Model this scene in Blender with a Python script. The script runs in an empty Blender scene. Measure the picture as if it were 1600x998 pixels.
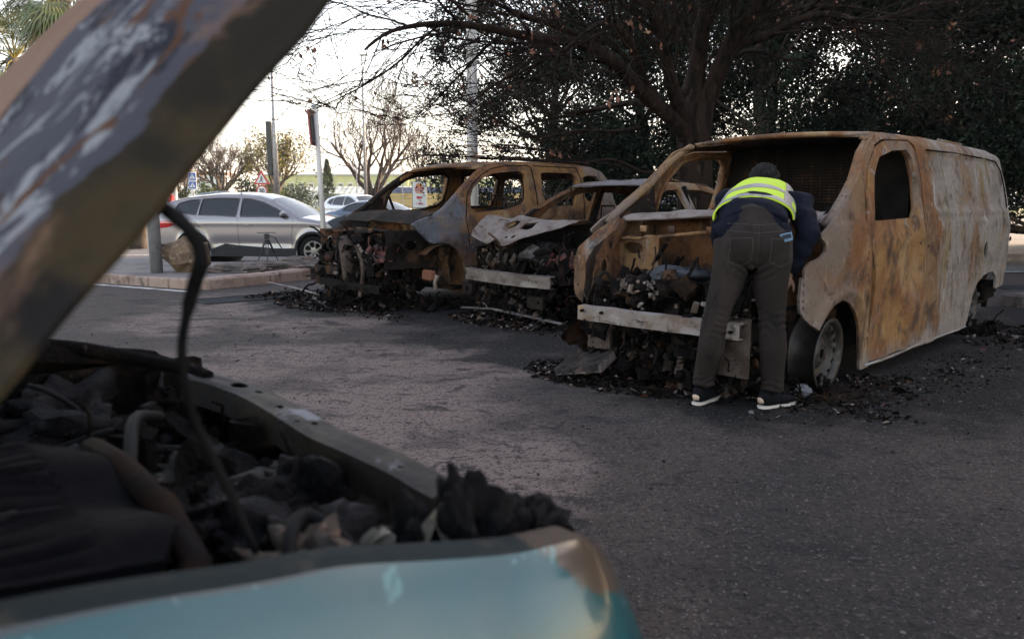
import bpy, math, random
import numpy as np
from mathutils import Vector, Matrix, noise as MN
R = math.radians
sc = bpy.context.scene
COL = sc.collection
# ---------------------------------------------------------------- camera
F, YH, CH = 1180., 323., 1.21
PT = math.atan((499 - YH) / F); cP, sP = math.cos(PT), math.sin(PT)
cam = bpy.data.cameras.new('camera'); co = bpy.data.objects.new('camera', cam); COL.objects.link(co)
cam.sensor_width = 36; cam.lens = 36 * F / 1600; cam.clip_start = .03; cam.clip_end = 9000
co.location = (0, 0, CH); co.rotation_euler = (math.pi / 2 - PT, 0, 0)
cam.dof.use_dof = True; cam.dof.focus_distance = 7.5; cam.dof.aperture_fstop = 3.6
sc.camera = co
# ---------------------------------------------------------------- sky and sun
SUN_EL, SUN_AZ = 21.5, 62.
w = bpy.data.worlds.new('World'); sc.world = w; w.use_nodes = True
nt = w.node_tree; bg = nt.nodes['Background']
sky = nt.nodes.new('ShaderNodeTexSky'); sky.sky_type = 'NISHITA'; sky.sun_disc = False
sky.sun_elevation = R(SUN_EL); sky.sun_rotation = R(SUN_AZ); sky.air_density = 1.0; sky.dust_density = 1.0; sky.ozone_density = 1.0
nt.links.new(sky.outputs[0], bg.inputs[0]); bg.inputs[1].default_value = .15
sl = bpy.data.lights.new('sun', 'SUN'); sl.energy = 3.6; sl.angle = R(.53); sl.color = (1, .86, .68)
so = bpy.data.objects.new('sun', sl); COL.objects.link(so)
sd = Vector((math.sin(R(SUN_AZ)) * math.cos(R(SUN_EL)), math.cos(R(SUN_AZ)) * math.cos(R(SUN_EL)), math.sin(R(SUN_EL))))
so.rotation_euler = sd.to_track_quat('Z', 'Y').to_euler(); so.location = (0, 0, 30)
sc.view_settings.view_transform = 'Standard'; sc.view_settings.look = 'None'
sc.view_settings.exposure = 2.32; sc.view_settings.gamma = 1; sc.view_settings.use_white_balance = True; sc.view_settings.white_balance_temperature = 8700; sc.view_settings.white_balance_tint = 18; sc.view_settings.use_curve_mapping = False

# ---------------------------------------------------------------- helpers
def at(px, py, Y):
    a = (px - 800) / F; b = (499 - py) / F
    y = cP + b * sP; z = -sP + b * cP; t = Y / y
    return Vector((a * t, Y, CH + z * t))
KN = [(-80, 0), (12.3, 0), (15, -.10), (19, -.13), (24, -.03), (30, .15), (36, .33), (45, .55), (60, .75), (100, .95), (300, 1.0), (6500, 1.0)]
def Z(y): return float(np.interp(y, [k[0] for k in KN], [k[1] for k in KN]))
def tag(o, label, cat, group=None, kind=None):
    if label: o['label'] = label
    if cat: o['category'] = cat
    if group: o['group'] = group
    if kind: o['kind'] = kind
    return o
def thing(name, label, cat, loc=(0, 0, 0), rz=0, group=None):
    o = bpy.data.objects.new(name, None); COL.objects.link(o); o.location = loc; o.rotation_euler = (0, 0, rz)
    o.empty_display_size = .2
    return tag(o, label, cat, group)
def link(name, me, parent=None, smooth=True):
    o = bpy.data.objects.new(name, me); COL.objects.link(o); o.parent = parent
    if smooth and len(me.polygons): me.polygons.foreach_set('use_smooth', [True] * len(me.polygons))
    return o
def lab(o, t): o['label'] = t; return o

def mat(name, base, rough=.6, metal=0., layers=(), bump=0., bscale=40., spec=.5, coat=0., emit=None, alpha=1., trans=0., space='Object', rvar=0.):
    """layers: (colour, scale or (sx,sy,sz), lo, hi, dict(axis=(i,a,b), blobs=[(x,y,r0,r1)], dist=, seed=, amt=, vor=))"""
    K_ = .80; base = tuple(v * K_ for v in base); layers = [(tuple(v * K_ for v in l[0]), *l[1:]) for l in layers]
    m = bpy.data.materials.new(name); m.use_nodes = True; t = m.node_tree; N = t.nodes; Lk = t.links.new
    p = N['Principled BSDF']; p.inputs['Roughness'].default_value = rough; p.inputs['Metallic'].default_value = metal
    p.inputs['Specular IOR Level'].default_value = spec; p.inputs['Coat Weight'].default_value = coat
    p.inputs['Coat Roughness'].default_value = .06
    p.inputs['Transmission Weight'].default_value = trans
    p.inputs['Base Color'].default_value = (*base, 1); p.inputs['Alpha'].default_value = alpha
    if emit: p.inputs['Emission Color'].default_value = (*emit[0], 1); p.inputs['Emission Strength'].default_value = emit[1]
    if layers or bump or rvar:
        tc = N.new('ShaderNodeTexCoord').outputs[space]
        def math_(op, a, b=None, clamp=False):
            n = N.new('ShaderNodeMath'); n.operation = op; n.use_clamp = clamp
            for i, v in enumerate((a, b)):
                if v is None: continue
                if hasattr(v, 'links'): Lk(v, n.inputs[i])
                else: n.inputs[i].default_value = v
            return n.outputs[0]
        def ms(v, lo, hi):
            n = N.new('ShaderNodeMapRange'); n.interpolation_type = 'SMOOTHSTEP'
            Lk(v, n.inputs[0]); n.inputs[1].default_value = lo; n.inputs[2].default_value = hi
            return n.outputs[0]
        cur = None
        sx = N.new('ShaderNodeSeparateXYZ'); Lk(tc, sx.inputs[0])
        for k, l in enumerate(layers):
            c, s, lo, hi = l[:4]; d = l[4] if len(l) > 4 else {}
            mp = N.new('ShaderNodeMapping'); Lk(tc, mp.inputs[0])
            mp.inputs['Scale'].default_value = s if isinstance(s, tuple) else (s, s, s)
            sd_ = d.get('seed', k * 3.7 + 1.3); mp.inputs['Location'].default_value = (sd_, sd_ * .7, sd_ * 1.9)
            if d.get('vor'):
                nz = N.new('ShaderNodeTexVoronoi'); nz.inputs['Scale'].default_value = 1; out = nz.outputs['Distance']
            else:
                nz = N.new('ShaderNodeTexNoise'); nz.inputs['Scale'].default_value = 1
                nz.inputs['Detail'].default_value = d.get('det', 6); nz.inputs['Roughness'].default_value = d.get('nr', .6)
                nz.inputs['Distortion'].default_value = d.get('dist', .3); out = nz.outputs['Fac']
            Lk(mp.outputs[0], nz.inputs['Vector'])
            val = out
            if 'axis' in d:
                i, a, b = d['axis']; g_ = ms(sx.outputs[i], a, b) if a < b else math_('SUBTRACT', 1., ms(sx.outputs[i], b, a))
                val = math_('ADD', out, math_('MULTIPLY', math_('SUBTRACT', g_, 1.), .45))
            if 'blobs' in d:
                mx = None
                for (bx, by, r0, r1) in d['blobs']:
                    vd = math_('SQRT', math_('ADD', math_('POWER', math_('SUBTRACT', sx.outputs[0], bx), 2.), math_('POWER', math_('SUBTRACT', sx.outputs[1], by), 2.)))
                    v = math_('SUBTRACT', 1., ms(vd, r0, r1)); mx = v if mx is None else math_('MAXIMUM', mx, v)
                val = math_('ADD', out, math_('MULTIPLY', math_('SUBTRACT', mx, 1.), .6))
            f = ms(val, lo, hi)
            if 'amt' in d: f = math_('MULTIPLY', f, d['amt'])
            mixn = N.new('ShaderNodeMix'); mixn.data_type = 'RGBA'; Lk(f, mixn.inputs[0])
            if cur is None: mixn.inputs[6].default_value = (*base, 1)
            else: Lk(cur, mixn.inputs[6])
            mixn.inputs[7].default_value = (*c, 1); cur = mixn.outputs[2]
        if cur is not None: Lk(cur, p.inputs['Base Color'])
        if bump or rvar:
            nz = N.new('ShaderNodeTexNoise'); nz.inputs['Scale'].default_value = bscale; nz.inputs['Detail'].default_value = 6; nz.inputs['Roughness'].default_value = .65
            Lk(tc, nz.inputs['Vector'])
            if bump:
                bp = N.new('ShaderNodeBump'); bp.inputs['Strength'].default_value = bump; bp.inputs['Distance'].default_value = .02
                Lk(nz.outputs['Fac'], bp.inputs['Height']); Lk(bp.outputs[0], p.inputs['Normal'])
            if rvar:
                mr = N.new('ShaderNodeMapRange'); Lk(nz.outputs['Fac'], mr.inputs[0]); mr.inputs[1].default_value = .3; mr.inputs[2].default_value = .7
                mr.inputs[3].default_value = max(0, rough - rvar); mr.inputs[4].default_value = min(1, rough + rvar); Lk(mr.outputs[0], p.inputs['Roughness'])
    return m

class MB:
    def __init__(s): s.v = []; s.f = []; s.mi = []; s.cur = 0
    def add(s, vs, fs):
        b = len(s.v); s.v.extend([tuple(v) for v in vs]); s.f.extend([tuple(i + b for i in f) for f in fs]); s.mi.extend([s.cur] * len(fs)); return s
    def box(s, c, d, rot=None, bev=0., jit=0.):
        c = Vector(c); M_ = rot if rot is not None else Matrix.Identity(3)
        if bev <= 0:
            vs = [Vector((x * d[0] / 2, y * d[1] / 2, z * d[2] / 2)) for x in (-1, 1) for y in (-1, 1) for z in (-1, 1)]
            if jit: vs = [v + Vector([random.uniform(-jit, jit) for _ in range(3)]) for v in vs]
            return s.add([c + M_ @ v for v in vs], [(0, 1, 3, 2), (4, 6, 7, 5), (0, 4, 5, 1), (2, 3, 7, 6), (0, 2, 6, 4), (1, 5, 7, 3)])
        b = bev; vs = []; idx = {}
        for x in (-1, 1):
            for y in (-1, 1):
                for z in (-1, 1):
                    for k in range(3):
                        e = [x * (d[0] / 2 - b), y * (d[1] / 2 - b), z * (d[2] / 2 - b)]; e[k] += (x, y, z)[k] * b
                        idx[(x, y, z, k)] = len(vs); vs.append(c + M_ @ Vector(e))
        fs = []
        S = (-1, 1)
        for k in range(3):
            o1, o2 = [(1, 2), (0, 2), (0, 1)][k]
            for sg in S:
                q = []
                for a, b2 in ((-1, -1), (1, -1), (1, 1), (-1, 1)):
                    t = [0, 0, 0]; t[k] = sg; t[o1] = a; t[o2] = b2; q.append(idx[(*t, k)])
                fs.append(q)
        for k in range(3):
            o1, o2 = [(1, 2), (0, 2), (0, 1)][k]
            for a in S:
                for b2 in S:
                    t1 = [0, 0, 0]; t1[k] = -1; t1[o1] = a; t1[o2] = b2; t2 = list(t1); t2[k] = 1
                    fs.append([idx[(*t1, o1)], idx[(*t2, o1)], idx[(*t2, o2)], idx[(*t1, o2)]])
        for x in S:
            for y in S:
                for z in S: fs.append([idx[(x, y, z, 0)], idx[(x, y, z, 1)], idx[(x, y, z, 2)]])
        return s.add(vs, fs)
    def loft(s, pts, rad, n=8, up=None, cap=True, closed=False):
        """rings along pts; rad: number or (a,b) per point"""
        pts = [Vector(p) for p in pts]; m = len(pts)
        if not isinstance(rad, list): rad = [rad] * m
        t0 = (pts[1] - pts[0]).normalized(); u = Vector(up) if up is not None else (Vector((0, 0, 1)) if abs(t0.z) < .9 else Vector((1, 0, 0)))
        vs = []
        for i in range(m):
            a, b = pts[max(i - 1, 0)], pts[min(i + 1, m - 1)]
            if closed: a, b = pts[(i - 1) % m], pts[(i + 1) % m]
            t = (b - a).normalized() if (b - a).length > 1e-9 else t0
            u = (u - t * u.dot(t)); u = u.normalized() if u.length > 1e-6 else t.orthogonal().normalized(); r_ = t.cross(u)
            ra, rb = rad[i] if isinstance(rad[i], (tuple, list)) else (rad[i], rad[i])
            for k in range(n):
                an = 2 * math.pi * k / n; vs.append(pts[i] + r_ * (math.cos(an) * ra) + u * (math.sin(an) * rb))
        fs = []
        for i in range(m if closed else m - 1):
            j = (i + 1) % m
            for k in range(n): fs.append((i * n + k, i * n + (k + 1) % n, j * n + (k + 1) % n, j * n + k))
        if cap and not closed: fs.append(tuple(range(n - 1, -1, -1))); fs.append(tuple((m - 1) * n + k for k in range(n)))
        return s.add(vs, fs)
    def lathe(s, prof, n=24, axis='y', c=(0, 0, 0)):
        """prof: (radius, offset along axis)"""
        vs = []; m = len(prof)
        for r_, h in prof:
            for k in range(n):
                a = 2 * math.pi * k / n; q = (r_ * math.cos(a), h, r_ * math.sin(a)) if axis == 'y' else ((r_ * math.cos(a), r_ * math.sin(a), h) if axis == 'z' else (h, r_ * math.cos(a), r_ * math.sin(a)))
                vs.append((q[0] + c[0], q[1] + c[1], q[2] + c[2]))
        fs = [(i * n + k, i * n + (k + 1) % n, (i + 1) * n + (k + 1) % n, (i + 1) * n + k) for i in range(m - 1) for k in range(n)]
        return s.add(vs, fs)
    def ball(s, c, r, sub=2, amp=0., sc_=(1, 1, 1), ns=2., seed=0):
        n1, n2 = 8 * sub, 5 * sub; vs = []; fs = []
        for i in range(n2 + 1):
            th = math.pi * i / n2
            for k in range(n1):
                ph = 2 * math.pi * k / n1; d = Vector((math.sin(th) * math.cos(ph), math.sin(th) * math.sin(ph), math.cos(th)))
                q_ = Vector((seed, seed * 1.7, 0)); rr = r * (1 + amp * (MN.noise(d * ns + q_) + .5 * MN.noise(d * ns * 2.3 + q_) + (.28 * MN.noise(d * ns * 5 + q_) if sub > 2 else 0)))
                vs.append((c[0] + d.x * rr * sc_[0], c[1] + d.y * rr * sc_[1], c[2] + d.z * rr * sc_[2]))
        for i in range(n2):
            for k in range(n1): fs.append((i * n1 + k, (i + 1) * n1 + k, (i + 1) * n1 + (k + 1) % n1, i * n1 + (k + 1) % n1))
        return s.add(vs, fs)
    def mesh(s, name, mats):
        me = bpy.data.meshes.new(name); me.from_pydata(s.v, [], s.f)
        for m_ in (mats if isinstance(mats, (list, tuple)) else [mats]): me.materials.append(m_)
        if any(s.mi): me.polygons.foreach_set('material_index', s.mi)
        me.update(); return me
    def build(s, name, mats, parent=None, smooth=False):
        return link(name, s.mesh(name, mats), parent, smooth)

def rotm(rx, ry, rz): return Matrix.Rotation(rz, 3, 'Z') @ Matrix.Rotation(ry, 3, 'Y') @ Matrix.Rotation(rx, 3, 'X')

def polydist(P, poly, closed=True):
    A = np.array(poly, float); B = np.roll(A, -1, 0)
    if not closed: A, B = A[:-1], B[:-1]
    d = np.full(len(P), 1e9)
    for a, b in zip(A, B):
        ab = b - a; L2 = (ab ** 2).sum() + 1e-12
        t = np.clip(((P - a) @ ab) / L2, 0, 1)[:, None]
        d = np.minimum(d, np.hypot(*(P - a - t * ab).T))
    return d
def inside(P, poly):
    A = np.array(poly, float); B = np.roll(A, -1, 0); r = np.zeros(len(P), bool); x, y = P.T
    for (ax, ay), (bx, by) in zip(A, B):
        if ay == by: continue
        c = ((ay > y) != (by > y)) & (x < (bx - ax) * (y - ay) / (by - ay) + ax); r ^= c
    return r
def smooth_poly(p, it=1):
    for _ in range(it):
        q = []
        for i in range(len(p)):
            a, b = p[i], p[(i + 1) % len(p)]
            q += [(a[0] * .78 + b[0] * .22, a[1] * .78 + b[1] * .22), (a[0] * .22 + b[0] * .78, a[1] * .22 + b[1] * .78)]
        p = q
    return p
def circ(cx, cy, rx, ry=None, n=24, rot=0): 
    ry = ry or rx; return [(cx + rx * math.cos(a) * math.cos(rot) - ry * math.sin(a) * math.sin(rot), cy + rx * math.cos(a) * math.sin(rot) + ry * math.sin(a) * math.cos(rot)) for a in [2 * math.pi * i / n for i in range(n)]]

def sheet(name, outline, holes, h, mapf, thick, mats, parent=None, edge=None, sgn=1):
    """metal sheet: outline minus holes in a 2D domain, mapped to 3D by mapf(u,v,d); thickness goes inward"""
    O = np.array(outline, float); lo = O.min(0) - h; hi = O.max(0) + h
    nx, ny = int((hi[0] - lo[0]) / h) + 2, int((hi[1] - lo[1]) / h) + 2
    gx, gy = np.meshgrid(lo[0] + np.arange(nx) * h, lo[1] + np.arange(ny) * h, indexing='ij'); P = np.c_[gx.ravel(), gy.ravel()]
    sd_ = polydist(P, outline) * np.where(inside(P, outline), -1, 1)
    for H_ in holes: sd_ = np.maximum(sd_, -polydist(P, H_) * np.where(inside(P, H_), -1, 1))
    sd_[np.abs(sd_) < h * .02] = -h * .02
    ins = sd_ < 0; verts = []; key = {}; faces = []
    def vid(a, b=None):
        k = a if b is None else (min(a, b), max(a, b))
        if k not in key:
            key[k] = len(verts)
            if b is None: verts.append(P[a])
            else:
                a_, b_ = k; t = sd_[a_] / (sd_[a_] - sd_[b_]); verts.append(P[a_] + (P[b_] - P[a_]) * t)
        return key[k]
    I = ins.reshape(nx, ny)
    any_ = I[:-1, :-1] | I[1:, :-1] | I[1:, 1:] | I[:-1, 1:]
    for i, j in zip(*np.nonzero(any_)):
        c = [i * ny + j, (i + 1) * ny + j, (i + 1) * ny + j + 1, i * ny + j + 1]; f = []
        for k in range(4):
            a, b = c[k], c[(k + 1) % 4]
            if ins[a]: f.append(vid(a))
            if ins[a] != ins[b]: f.append(vid(a, b))
        if len(f) >= 3: faces.append(f)
    V2 = np.array(verts); d = polydist(V2, edge, False) if edge is not None else np.full(len(V2), 9.)
    V = np.array(mapf(V2[:, 0], V2[:, 1], d), float).T
    if V.shape[0] != len(V2): V = V.T
    N_ = np.zeros_like(V)
    for f in faces:
        a, b, c = V[f[0]], V[f[1]], V[f[2]]; n = np.cross(b - a, V[f[-1]] - a)
        for q in f: N_[q] += n
    N_ /= (np.linalg.norm(N_, axis=1)[:, None] + 1e-12); N_ *= sgn
    if sgn < 0: faces = [f[::-1] for f in faces]
    n = len(V); allv = V.tolist(); fs = [tuple(f) for f in faces]
    if thick:
        B = V - N_ * thick; allv += B.tolist(); fs += [tuple(q + n for q in reversed(f)) for f in faces]
        cnt = {}
        for f in faces:
            for k in range(len(f)):
                e = (f[k], f[(k + 1) % len(f)]); cnt[e] = 1
        rim = {}
        for e in list(cnt):
            if (e[1], e[0]) not in cnt:
                ids = []
                for q in (e[1], e[0], e[0] + n, e[1] + n):
                    if q not in rim: rim[q] = len(allv); allv.append(allv[q])
                    ids.append(rim[q])
                fs.append(tuple(ids))
    me = bpy.data.meshes.new(name); me.from_pydata(allv, [], fs)
    for m_ in (mats if isinstance(mats, (list, tuple)) else [mats]): me.materials.append(m_)
    me.update(); return link(name, me, parent)
def vnoise(x, y, s, seed=0.):
    return np.array([MN.noise(Vector((a * s + seed, b * s - seed, seed))) for a, b in zip(x, y)])
def cnoise(x, y, s, seed=0.):
    return np.array([1 - abs(MN.noise(Vector((a * s + seed, b * s - seed, seed)))) * 2 for a, b in zip(x, y)])

def ribbon(name, prof, hw, mats, parent, crown=.0, n=14, thick=.012, holes=None, crum=0., seed=0, smooth=True):
    """strip across the vehicle along a side profile [(x,z)], half width hw(x,z)"""
    mb = MB(); m = len(prof); vs = []; th = []
    for i, (x, z) in enumerate(prof):
        a, b = prof[max(i - 1, 0)], prof[min(i + 1, m - 1)]; tx, tz = b[0] - a[0], b[1] - a[1]; L_ = math.hypot(tx, tz) + 1e-9
        nx_, nz_ = -tz / L_, tx / L_
        for k in range(n + 1):
            v = -1 + 2 * k / n; h_ = hw(x, z); c_ = crown * (1 - v * v)
            if crum: c_ += crum * MN.noise(Vector((x * 2.2 + seed, v * 2, z))) + .4 * crum * MN.noise(Vector((x * 7 + seed, v * 6, z)))
            vs.append((x + nx_ * c_, v * h_, z + nz_ * c_)); th.append((x + nx_ * (c_ - thick), v * h_, z + nz_ * (c_ - thick)))
    fs = [(i * (n + 1) + k, i * (n + 1) + k + 1, (i + 1) * (n + 1) + k + 1, (i + 1) * (n + 1) + k) for i in range(m - 1) for k in range(n)]
    N0 = len(vs)
    mb.add(vs, [f[::-1] for f in fs]); mb.add(th, fs)
    rim = [(0 * (n + 1) + k) for k in range(n + 1)] + [i * (n + 1) + n for i in range(1, m)] + [(m - 1) * (n + 1) + k for k in range(n - 1, -1, -1)] + [i * (n + 1) for i in range(m - 2, 0, -1)]
    rv = []
    for q in rim: rv += [vs[q], th[q]]
    mb.add(rv, [(2 * i, 2 * ((i + 1) % len(rim)), 2 * ((i + 1) % len(rim)) + 1, 2 * i + 1) for i in range(len(rim))])
    return mb.build(name, mats, parent, smooth)

def dense(prof, step=.06):
    o = [prof[0]]
    for a, b in zip(prof, prof[1:]):
        L_ = math.dist(a, b); k = max(1, int(L_ / step))
        o += [tuple(a[i] + (b[i] - a[i]) * j / k for i in range(len(a))) for j in range(1, k + 1)]
    return o
def spline(pts, n=8):
    pts = [Vector(p) for p in pts]; out = []
    for i in range(len(pts) - 1):
        p0 = pts[max(i - 1, 0)]; p1, p2 = pts[i], pts[i + 1]; p3 = pts[min(i + 2, len(pts) - 1)]
        for k in range(n):
            t = k / n; out.append(.5 * ((2 * p1) + (p2 - p0) * t + (2 * p0 - 5 * p1 + 4 * p2 - p3) * t * t + (3 * p1 - p0 - 3 * p2 + p3) * t ** 3))
    out.append(pts[-1]); return out

# ---------------------------------------------------------------- materials
OCH = (.27, .135, .058); RST = (.19, .075, .030); BRN = (.085, .042, .026); CHR = (.012, .010, .010); ASH = (.26, .22, .20); PNK = (.30, .20, .16); BLG = (.095, .086, .084)
def rust(name, ash=.0, dark=.5, seed=0., ax=None, och=OCH, extra=(), rough=.75):
    """burnt bare steel: ochre and red oxide, black scale, pale ash"""
    L_ = [(RST, 2.2, .44, .58, dict(seed=seed, det=10)), (BRN, 3.5, .50, .62, dict(seed=seed + 5, det=10)),
          ((.36, .22, .115), (2.5, 2.5, 1.2), .56, .68, dict(seed=seed + 9, amt=.7, det=10)),
          (CHR, 2.8, .68 - dark * .22, .78 - dark * .22, dict(seed=seed + 12, det=10, nr=.68)),
          (BLG, (1.8, 1.8, 1.), .58, .70, dict(seed=seed + 16, amt=.75, det=10)),
          ((.065, .038, .028), (13, 13, 1.3), .56, .68, dict(seed=seed + 24, amt=.7, det=8)),
          ((.36, .29, .25), (17, 17, 2.), .62, .70, dict(seed=seed + 26, amt=.45, det=8))]
    d = dict(seed=seed + 21, amt=.85, det=10)
    if ax: d['axis'] = ax
    if ash > 0: L_.append((ASH, (2.6, 2.6, 1.3), .62 - ash * .25, .76 - ash * .25, d))
    L_ += list(extra)
    L_ += [((.055, .032, .024), (7, 7, 5), .56, .60, dict(seed=seed + 28, amt=.65, det=12, nr=.75)), ((.33, .24, .18), (19, 19, 13), .60, .63, dict(seed=seed + 29, amt=.5, det=10, nr=.72)), ((.06, .035, .025), 38., .60, .68, dict(seed=seed + 30, amt=.6)), ((.38, .32, .28), 55., .68, .76, dict(seed=seed + 33, amt=.35))]
    return mat(name, och, rough, 0, L_, bump=.5, bscale=18, spec=.25, rvar=.15)
m_char = mat('char', (.008, .007, .007), .85, 0, [((.028, .020, .016), 9., .52, .7), ((.12, .095, .085), 26., .64, .72, dict(amt=.5))], bump=.9, bscale=45, spec=.05)
m_charR = mat('charred_rust', (.016, .011, .009), .85, 0, [((.085, .036, .018), 4., .50, .66), ((.19, .12, .085), 14., .6, .72, dict(amt=.5))], bump=.8, bscale=40, spec=.15)
m_ashm = mat('ash_metal', (.20, .16, .142), .65, .1, [((.12, .075, .055), 5., .48, .62), ((.06, .045, .04), 9., .6, .7), ((.55, .52, .50), 20., .6, .75, dict(amt=.5))], bump=.3, bscale=50)
m_beam = mat('beam_alu', (.21, .165, .148), .6, .1, [((.15, .095, .07), 6., .48, .60), ((.27, .235, .225), (4, 4, 9), .52, .64), ((.045, .035, .03), 14., .58, .66), ((.34, .20, .075), (3, 3, 3), .60, .66, dict(amt=.8)), ((.04, .03, .028), (3, 5, 30), .62, .68)], bump=.25, bscale=60)
m_pale = mat('pale_ash', (.26, .205, .18), .9, 0, [((.25, .14, .09), 12., .5, .64), ((.08, .06, .05), 18., .58, .70)], bump=.6, bscale=60)
m_redj = mat('red_oxide', (.15, .038, .028), .85, 0, [((.06, .03, .03), 12., .45, .6)], bump=.6, bscale=60)
m_black = mat('black_plastic', (.018, .018, .02), .45, 0, bump=.1, bscale=80)
m_rubber = mat('rubber', (.009, .009, .010), .75, spec=.1)
m_steel = mat('steel', (.28, .28, .29), .4, .7)
m_galv = mat('galvanised', (.36, .36, .37), .5, .5, [((.22, .21, .2), 6., .45, .7)])
m_white = mat('white_paint', (.78, .78, .76), .5)
m_glass = mat('tinted_glass', (.014, .018, .020), .04, 0, spec=.5)

# ---------------------------------------------------------------- ground
def strip(name, x0, x1, y0, y1, dz, m, kind='structure', nx=1, parent=None):
    ys = sorted({y0, y1} | {k[0] for k in KN if y0 < k[0] < y1}); mb = MB(); vs = []
    for y in ys: vs += [(x0, y, Z(y) + dz), (x1, y, Z(y) + dz)]
    mb.add(vs, [(2 * i, 2 * i + 1, 2 * i + 3, 2 * i + 2) for i in range(len(ys) - 1)])
    o = mb.build(name, m, parent); 
    if kind: o['kind'] = kind
    return o
soot = [(2.0, 5.5, 1.1, 2.6), (3.6, 6.0, 1.4, 3.0), (5.0, 7.2, 1.4, 3.1), (.3, 7.2, 1.0, 2.3), (-.2, 8.6, 1.0, 2.3), (-1.9, 9.7, 1.0, 2.4), (6.6, 8.9, .5, 1.6), (.6, 6.3, .6, 1.6)]
m_ground = mat('lot_asphalt', (.078, .059, .052), .9, 0, [
    ((.225, .162, .145), (.45, .55, 1), .36, .52, dict(seed=3, det=10, blobs=[(-1.8, 5.2, 1.2, 4.2), (-2.5, 9.0, 1.0, 4.5), (-.3, 3.3, .3, 1.8)])),
    ((.040, .033, .030), (.5, .7, 1), .42, .60, dict(seed=8, det=10, blobs=[(2.6, 2.6, 1.5, 3.4), (5, 4.5, 2., 4.)])),
    ((.050, .041, .040), (1.5, 2.2, 1), .50, .60, dict(seed=14, amt=.6, det=12, nr=.72)),
    ((.020, .017, .019), (3.4, 5., 1), .555, .60, dict(seed=20, amt=.8, det=12, nr=.76, dist=.8)),
    ((.024, .020, .022), (1.2, 2.6, 1), .60, .68, dict(seed=26, amt=.8, det=10)),
    ((.115, .070, .052), (1.2, 2.2, 1), .62, .70, dict(seed=31, amt=.6, det=10)),
    ((.020, .017, .018), (8, 12, 1), .565, .60, dict(seed=36, amt=.75, det=12, nr=.76)),
    ((.15, .115, .108), (16, 24, 1), .60, .64, dict(seed=38, amt=.5, det=8, nr=.7)),
    ((.006, .0055, .006), 1.3, .30, .50, dict(seed=40, det=10, nr=.68, blobs=soot)),
    ((.075, .062, .058), (14, 14, 1), .60, .68, dict(seed=43, amt=.5, blobs=[(b[0], b[1], b[2], b[3]) for b in soot])),
    ((.15, .12, .12), 34., .58, .63, dict(seed=47, amt=.6, det=6, nr=.7)),
    ((.012, .010, .010), 30., .57, .61, dict(seed=49, amt=.7, det=6, nr=.7)),
    ((.42, .38, .37), 80., .63, .67, dict(seed=50, amt=.45, det=3)),
    ((.012, .010, .010), 55., .55, .62, dict(seed=55, amt=.8, det=4)),
], bump=1., bscale=90, spec=.25)
strip('ground', -3000, 3000, -80, 6500, -.004, m_ground)
m_road = mat('road_asphalt', (.12, .12, .13), .8, 0, [((.075, .075, .085), (.3, 1.2, 1), .45, .65), ((.17, .17, .18), (1, 4, 1), .55, .7, dict(amt=.5))], bump=.5, bscale=50)
strip('road', -200, 200, 15.2, 44, .006, m_road)
m_grass = mat('verge_grass', (.085, .13, .028), .9, 0, [((.16, .17, .04), (.6, 1.5, 1), .45, .6), ((.05, .075, .02), (1.5, 2.5, 1), .55, .7)], bump=1, bscale=9)
strip('grass_verge', -3000, 3000, 56, 6500, .01, m_grass)
m_line = mat('worn_road_paint', (.55, .54, .53), .8, 0, [((.14, .13, .13), 5., .52, .60), ((.2, .19, .19), 22., .55, .65)])
def line(pts, wd, dz=.008):
    mb = MB(); P_ = dense(pts, .8); vs = []
    for i, p in enumerate(P_):
        a, b = P_[max(0, i - 1)], P_[min(len(P_) - 1, i + 1)]; dx, dy = b[0] - a[0], b[1] - a[1]; L_ = math.hypot(dx, dy); nx_, ny_ = -dy / L_ * wd / 2, dx / L_ * wd / 2
        for s_ in (-1, 1): x, y = p[0] + s_ * nx_, p[1] + s_ * ny_; vs.append((x, y, Z(y) + dz))
    mb.add(vs, [(2 * i, 2 * i + 1, 2 * i + 3, 2 * i + 2) for i in range(len(P_) - 1)])
    o = mb.build('road_marking', m_line); o['kind'] = 'structure'; return o
line([(-9.4, 13.2), (-6.4, 11.75), (-4.55, 10.75)], .12, .004)
for yy in (15.6, 20.6): line([(-20, yy), (-2.5, yy)], .14, .014)
for k in range(7): line([(-19 + k * 2.4, 23.4), (-17.6 + k * 2.4, 23.4)], .16, .014)
line([(-60, 33), (60, 33)], .2, .014); line([(5, 14.6), (40, 19)], .15, .014)

# traffic island with its kerb stones
m_kerb = mat('kerb_concrete', (.36, .25, .205), .85, 0, [((.24, .15, .12), 3., .45, .62), ((.10, .08, .075), 6., .58, .70), ((.45, .36, .32), 14., .6, .72, dict(amt=.5))], bump=.7, bscale=30)
m_kerbd = mat('kerb_sooty', (.10, .075, .068), .85, 0, [((.04, .032, .03), 4., .45, .62), ((.24, .17, .15), 9., .58, .70)], bump=.8, bscale=30)
m_isl = mat('island_paving', (.17, .145, .14), .85, 0, [((.10, .085, .085), 2., .45, .6), ((.28, .25, .24), 12., .6, .7, dict(amt=.5))], bump=.5, bscale=40)
kl = [(-12.5, 13.9), (-6.8, 12.29), (-4.75, 11.22)]; kr = [(-4.6, 11.15), (-3.95, 12.1), (-3.55, 13.0), (-3.35, 14.3), (-3.6, 15.1)]
mb = MB()
isl = [(-12.4, 14.0), (-6.75, 12.42), (-4.72, 11.38), (-4.1, 12.2), (-3.72, 13.05), (-3.5, 14.2), (-3.8, 15.0), (-12.4, 15.1)]
mb.add([(x, y, .128) for x, y in isl] + [(x, y, -.3) for x, y in isl], [tuple(range(8))] + [(i, i + 8, (i + 1) % 8 + 8, (i + 1) % 8) for i in range(8)])
o = mb.build('traffic_island', m_isl); o['kind'] = 'structure'
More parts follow.
